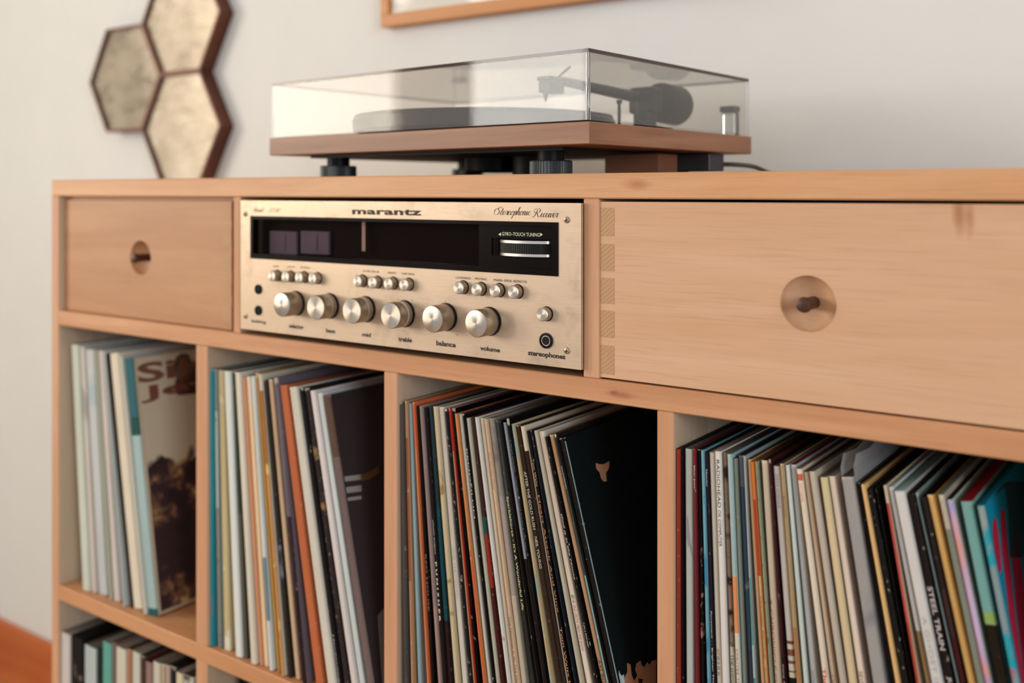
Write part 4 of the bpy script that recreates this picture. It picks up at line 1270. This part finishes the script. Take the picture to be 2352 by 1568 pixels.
R0 = [
 ('white boxed record against the side panel in the bottom left compartment', 141, 1450, 21, 144, dict(c='#c3b8b3', top='#a39b92')),
 ('wide black boxed record with a pale portrait on its spine', 163, 1458, 29, 165, dict(c='#0f0c0b', top='#0a0807', bl=(('#a58f7b', 13, .60),))),
 ('powder white record right of the black boxed one', 194, 1479, 27, 196, dict(c=((0, '#bfcbcd'), (.07, '#aeb6b4')), top='#8c8078', bl=(('#a08d7c', 14, .6),))),
 ('thin blackish green record left of the seafoam one', 222.5, 1481, 12, 225, dict(c='#1c2621', top='#6f6a62')),
 ('seafoam green record in the bottom left compartment', 235.5, 1471, 22.5, 238, dict(c='#5f9a8c', top='#8a8f80')),
 ('thin plum record beside the seafoam one', 258.5, 1474, 7, 261, dict(c='#7b5a57', top='#5c2a35')),
 ('broad ecru record in the bottom left compartment', 266.5, 1483, 24, 269, dict(c='#c6bcab', top='#9b9288')),
 ('brick brown record between ecru and chalk white spines', 291.5, 1489, 11.5, 294, dict(c='#a27256', top='#3a2c22')),
 ('chalk white record in the bottom left compartment', 304, 1494, 18, 307, dict(c='#c2c0b4', top='#a1988c')),
 ('dark umber record right of the chalk white one', 323, 1504, 10, 326, dict(c='#4a3426', top='#14100c')),
 ('dusty mauve record beside the dark umber one', 334, 1517, 16, 337, dict(c='#8d7069', top='#6e2018')),
 ('bone coloured record with a red edged neighbour', 351.5, 1517, 17, 355, dict(c='#c0b8a8', top='#8d8278')),
 ('thin khaki record in the bottom left compartment', 369.5, 1523, 10, 373, dict(c='#b39f80', top='#7b7166')),
 ('thin rose beige record in the bottom left compartment', 380.5, 1526, 10, 384, dict(c='#b39a90', top='#3a3432')),
 ('black record left of the vanilla one', 391.5, 1528, 11, 396, dict(c='#1a1918', top='#12100f')),
 ('vanilla record near the bottom of the first divider', 404, 1542, 16, 409, dict(c='#cbbb9f', top='#9d9384')),
 ('black and white patched record against the bottom of the first divider', 421.5, 1547, 22, 428, dict(c='#b9b5ac', top='#4a4238', bl=(('#2a2421', 20, .54),))),
]
for defs, grp, zsh, yref, s0, xm in ((R4, G4, Z_ST, 1468, .003, (DIV[2][1], xi1)), (R3, G3, Z_ST, 1468, .003, (DIV[1][1], DIV[2][0])), (R2, G2, Z_ST, 1488, .004, (DIV[0][1], DIV[1][0])), (R1, G1, Z_ST, 1400, .010, (xi0, DIV[0][0]))):
    outs = row(grp, zsh, yref, defs, s0, *xm)
    if defs is R4:
        L4 = outs
    elif defs is R3:
        L3 = outs
    elif defs is R2:
        L2 = outs
    else:
        L1 = outs
# the lowest row shows only its heads: it stands upright on the bottom board
xprev = None
for i, d in enumerate(R0):
    s = .003 + .0015 * (i % 3)
    Xt, Zt = PX(d[1], d[2], s)
    wd = X_at(d[1] + d[3], s) - X_at(d[1], s) - .0003
    if i + 1 < len(R0):
        wd = min(wd, X_at(R0[i + 1][1], .003 + .0015 * ((i + 1) % 3)) - Xt - .0006)
    o = d[5]
    sp = o['c'] if isinstance(o['c'], (list, tuple)) else ((0, o['c']),)
    sleeve(d[0], Xt, s, Z_CT + .0003, wd, Zt - Z_CT, 0.0, GX, sp, o.get('cover', sp[0][1]), o['top'], .1, o.get('bl'))
G6 = 'records in the second lower compartment'
for lb, xa, wd, c_, hgt_ in (('black record upright at the foot of the second compartment\'s shelf', 548, 26, '#0c0a09', .3165),
                             ('charcoal record beside the black one below the second compartment', 576, 22, '#1d1a19', .312)):
    x_ = X_at(xa, .03)
    sleeve(lb, x_, .03, Z_CT + .0003, X_at(xa + wd, .03) - x_, hgt_, 0.0, G6, ((0, c_),), c_, c_)

# pictures printed on the covers that can be seen
AY, AZ_ = (0, 1, 0), (0, 0, 1)


def on_cover(o, pts, col, name='cover_print'):
    """flat print on a sleeve's right-hand face; points are (share of depth, share of height from the head)"""
    h, w = o['h'], o['w']
    q = [(a * .312, h * (1 - z)) for a, z in pts]
    return obj(name, poly(q, (w, 0, 0), AY, AZ_, .00025), col if not isinstance(col, str) else ink(col), o, local=True)


def cover_pt(o, px, py):
    """where a point of the photograph lies on a sleeve's right-hand face, in shares of depth and height from the head"""
    fw_, rt_ = Vector((-S, C, 0)), Vector((C, S, 0))
    d = fw_ + rt_ * ((px - 1176) / F) + Vector((0, 0, (440 - py) / F))
    mi = (Matrix.Translation(o.location) @ Matrix.Rotation(o.rotation_euler.y, 4, 'Y')).inverted()
    a_, b_ = mi @ Vector((0, -D, ZE)), mi @ (Vector((0, -D, ZE)) + d)
    t = (o['w'] - a_.x) / (b_.x - a_.x)
    p = a_.lerp(b_, t)
    return min(.99, max(.01, p.y / .312)), min(.995, max(.005, 1 - p.z / o['h']))


def cover_text(o, body, a0, a1, z0, z1, col, bold=.02, lift=.0004):
    h, w = o['h'], o['w']
    b = text_bm(body, (a1 - a0) * .312, (z1 - z0) * h, bold)
    place(b, (w, (a0 + a1) / 2 * .312, h * (1 - (z0 + z1) / 2)), AY, AZ_, lift)
    return obj('cover_lettering', b, ink(col), o, local=True)


def photo_mat(name, stops, scale, thr_z, above, loc=0.0):
    """printed photograph: dark tree and roof shapes below a pale sky"""
    m = NT(name)
    tc = m.n('ShaderNodeTexCoord')
    sp = m.n('ShaderNodeSeparateXYZ')
    m.l(tc.outputs['Object'], sp.inputs[0])
    n = m.noise(m.coords((1, 1, 1), (loc, loc, loc)), scale, 4, .6, .4)
    edge = m.math('ADD', sp.outputs['Z'], m.math('MULTIPLY', m.math('SUBTRACT', n, .5), .16))
    f = m.math('MULTIPLY', m.math('SUBTRACT', thr_z, edge), 90, clamp=True)
    n2 = m.noise(m.coords((1, 1, 1), (loc + 4, 0, 2)), scale * 1.6, 3, .6)
    dark = m.ramp(n2, stops)
    m.l(m.mix(f, above, dark), m.b.inputs['Base Color'])
    m.setv(Roughness=.35)
    return m.m


c1 = L1[-1]
pm = photo_mat('cover_photograph', [(.3, '#1d1016'), (.52, '#2e1c22'), (.60, '#6b4a34'), (.68, '#b99a6c')], 18, .185, '#b9ab95')
on_cover(c1, [(.02, .005), (.98, .005), (.98, .99), (.02, .99)], pm)
cp = lambda o, pts, sx=1.0, ox=0.0, oy=0.0: [cover_pt(o, ox + x / sx, oy + y / sx) for x, y in pts]
on_cover(c1, cp(c1, [(398, 838), (404, 820), (416, 811), (432, 812), (441, 830), (450, 842), (465, 870), (465, 903), (436, 905), (408, 908), (400, 890), (404, 866)]), '#35170d')
on_cover(c1, cp(c1, [(408, 866), (418, 852), (432, 858), (436, 880), (420, 892), (410, 884)]), '#8a4a24')
cover_text(c1, 'Silver', .015, .62, .025, .105, '#6b412e', bold=.03)
cover_text(c1, 'Jews', .02, .54, .118, .185, '#6b3a2c', bold=.03)
c2 = L2[-1]
for q in ([(778, 1098), (830, 1089), (830, 1101), (779, 1110)], [(781, 1123), (830, 1114), (830, 1128), (782, 1137)], [(788, 1146), (830, 1138), (830, 1146), (789, 1154)]):
    on_cover(c2, cp(c2, q), '#85807f')
on_cover(c2, cp(c2, [(826, 1092), (850, 1082), (868, 1070), (872, 1084), (850, 1100), (828, 1104)]), '#5a3820')
on_cover(c2, [(.06, .72), (.16, .68), (.12, .80), (.20, .86), (.10, .97), (.03, .97)], '#6c666a')
c3 = L3[-1]
on_cover(c3, cp(c3, [(1940, 1120), (2020, 1145), (2090, 1140), (2185, 1085), (2190, 1160), (2170, 1240), (2130, 1300), (2140, 1450), (2085, 1455), (2040, 1400), (2010, 1290), (1950, 1220)], 7.84, 1120, 920), '#b4846a')
on_cover(c3, cp(c3, [(2035, 1205), (2100, 1235), (2120, 1420), (2165, 1530), (2220, 1430), (2180, 1330), (2200, 1220), (2280, 1160), (2300, 1250), (2352, 1280), (2400, 1190), (2440, 1240), (2480, 1170), (2560, 1150), (2560, 1800), (1950, 1800), (1990, 1568), (2000, 1450), (2040, 1370)], 7.84, 1180, 1368), '#a8755a')
on_cover(c3, cp(c3, [(2240, 1480), (2330, 1500), (2300, 1580), (2240, 1560)], 7.84, 1180, 1368), '#060504', 'cover_print')
on_cover(c3, cp(c3, [(1830, 1380), (1860, 1440), (1890, 1335), (1910, 1400), (1940, 1440), (1980, 1410), (2000, 1568), (1990, 1790), (1780, 1790), (1760, 1568), (1800, 1540), (1870, 1510)], 7.84, 1180, 1368), '#a9bcc0')
obj('worn_edge_highlight', box(c3['w'] - .0004, c3['w'] + .0002, -.0001, .0008, .012, c3['h'] - .003), ink('#6f8b8d'), c3, local=True, label='rubbed edge with a pale highlight in its colour')  # worn edge strip; its cool highlight is painted into the colour
c4 = L4[-1]
on_cover(c4, cp(c4, [(1730, 440), (1990, 230), (2060, 720), (2100, 1568), (2330, 1568), (2352, 1400), (2352, 200), (2100, 200)], 7.84, 2052, 1080), '#0b3f45')
for q in ([(2280.3, 1194.8), (2284, 1188.4), (2288, 1192), (2292, 1220), (2297, 1262), (2300, 1310), (2294, 1316), (2284, 1270), (2279, 1225)],
          [(2297, 1175), (2302, 1168), (2307, 1172), (2312, 1230), (2330, 1400), (2352, 1568), (2352, 1700), (2340, 1700), (2318, 1420), (2300, 1260)],
          [(2318, 1160), (2324, 1155), (2330, 1160), (2343, 1280), (2362, 1450), (2362, 1700), (2356, 1700), (2336, 1420), (2322, 1260)]):
    on_cover(c4, cp(c4, q), '#a01238')
# a pencil-like creature on the pale grey white spine
pg = L4[2]
w_, h_ = pg['w'], pg['h']
pts = [(.12, .285), (.30, .275), (.45, .30), (.55, .345), (.80, .40), (.97, .445), (.80, .44), (.60, .405), (.35, .395), (.18, .35)]
obj('spine_drawing', poly([(a * w_, h_ * (1 - z * .62)) for a, z in pts], (0, 0, 0), (1, 0, 0), (0, 0, 1), .0002), ink('#9c949c'), pg, local=True)
# loose translucent film of the plastic outer sleeve
pl = L4[28]
w_, h_ = pl['w'], pl['h']
fb = bmesh.new()
prof_z = [(.002, h_ - .03), (.004, h_ + .006), (.014, h_ + .0135), (.045, h_ + .011), (.08, h_ + .0145), (.13, h_ + .010), (.20, h_ + .012), (.29, h_ + .007)]
for dx_, sgn in ((-.0005, 1), (w_ + .0003, 1)):
    lo_ = [fb.verts.new((dx_, y, .02)) for y, z in prof_z]
    hi_ = [fb.verts.new((dx_ + .0001 * math.sin(y * 60), y, z)) for y, z in prof_z]
    lo2 = [fb.verts.new((v.co.x + .00015, v.co.y, v.co.z)) for v in lo_]
    hi2 = [fb.verts.new((v.co.x + .00015, v.co.y, v.co.z)) for v in hi_]
    for k in range(len(prof_z) - 1):
        fb.faces.new((lo_[k], lo_[k + 1], hi_[k + 1], hi_[k]))
        fb.faces.new((lo2[k + 1], lo2[k], hi2[k], hi2[k + 1]))
        fb.faces.new((hi_[k], hi_[k + 1], hi2[k + 1], hi2[k]))
obj('plastic_film', fb, M['poly'], pl, local=True, label='translucent plastic film')
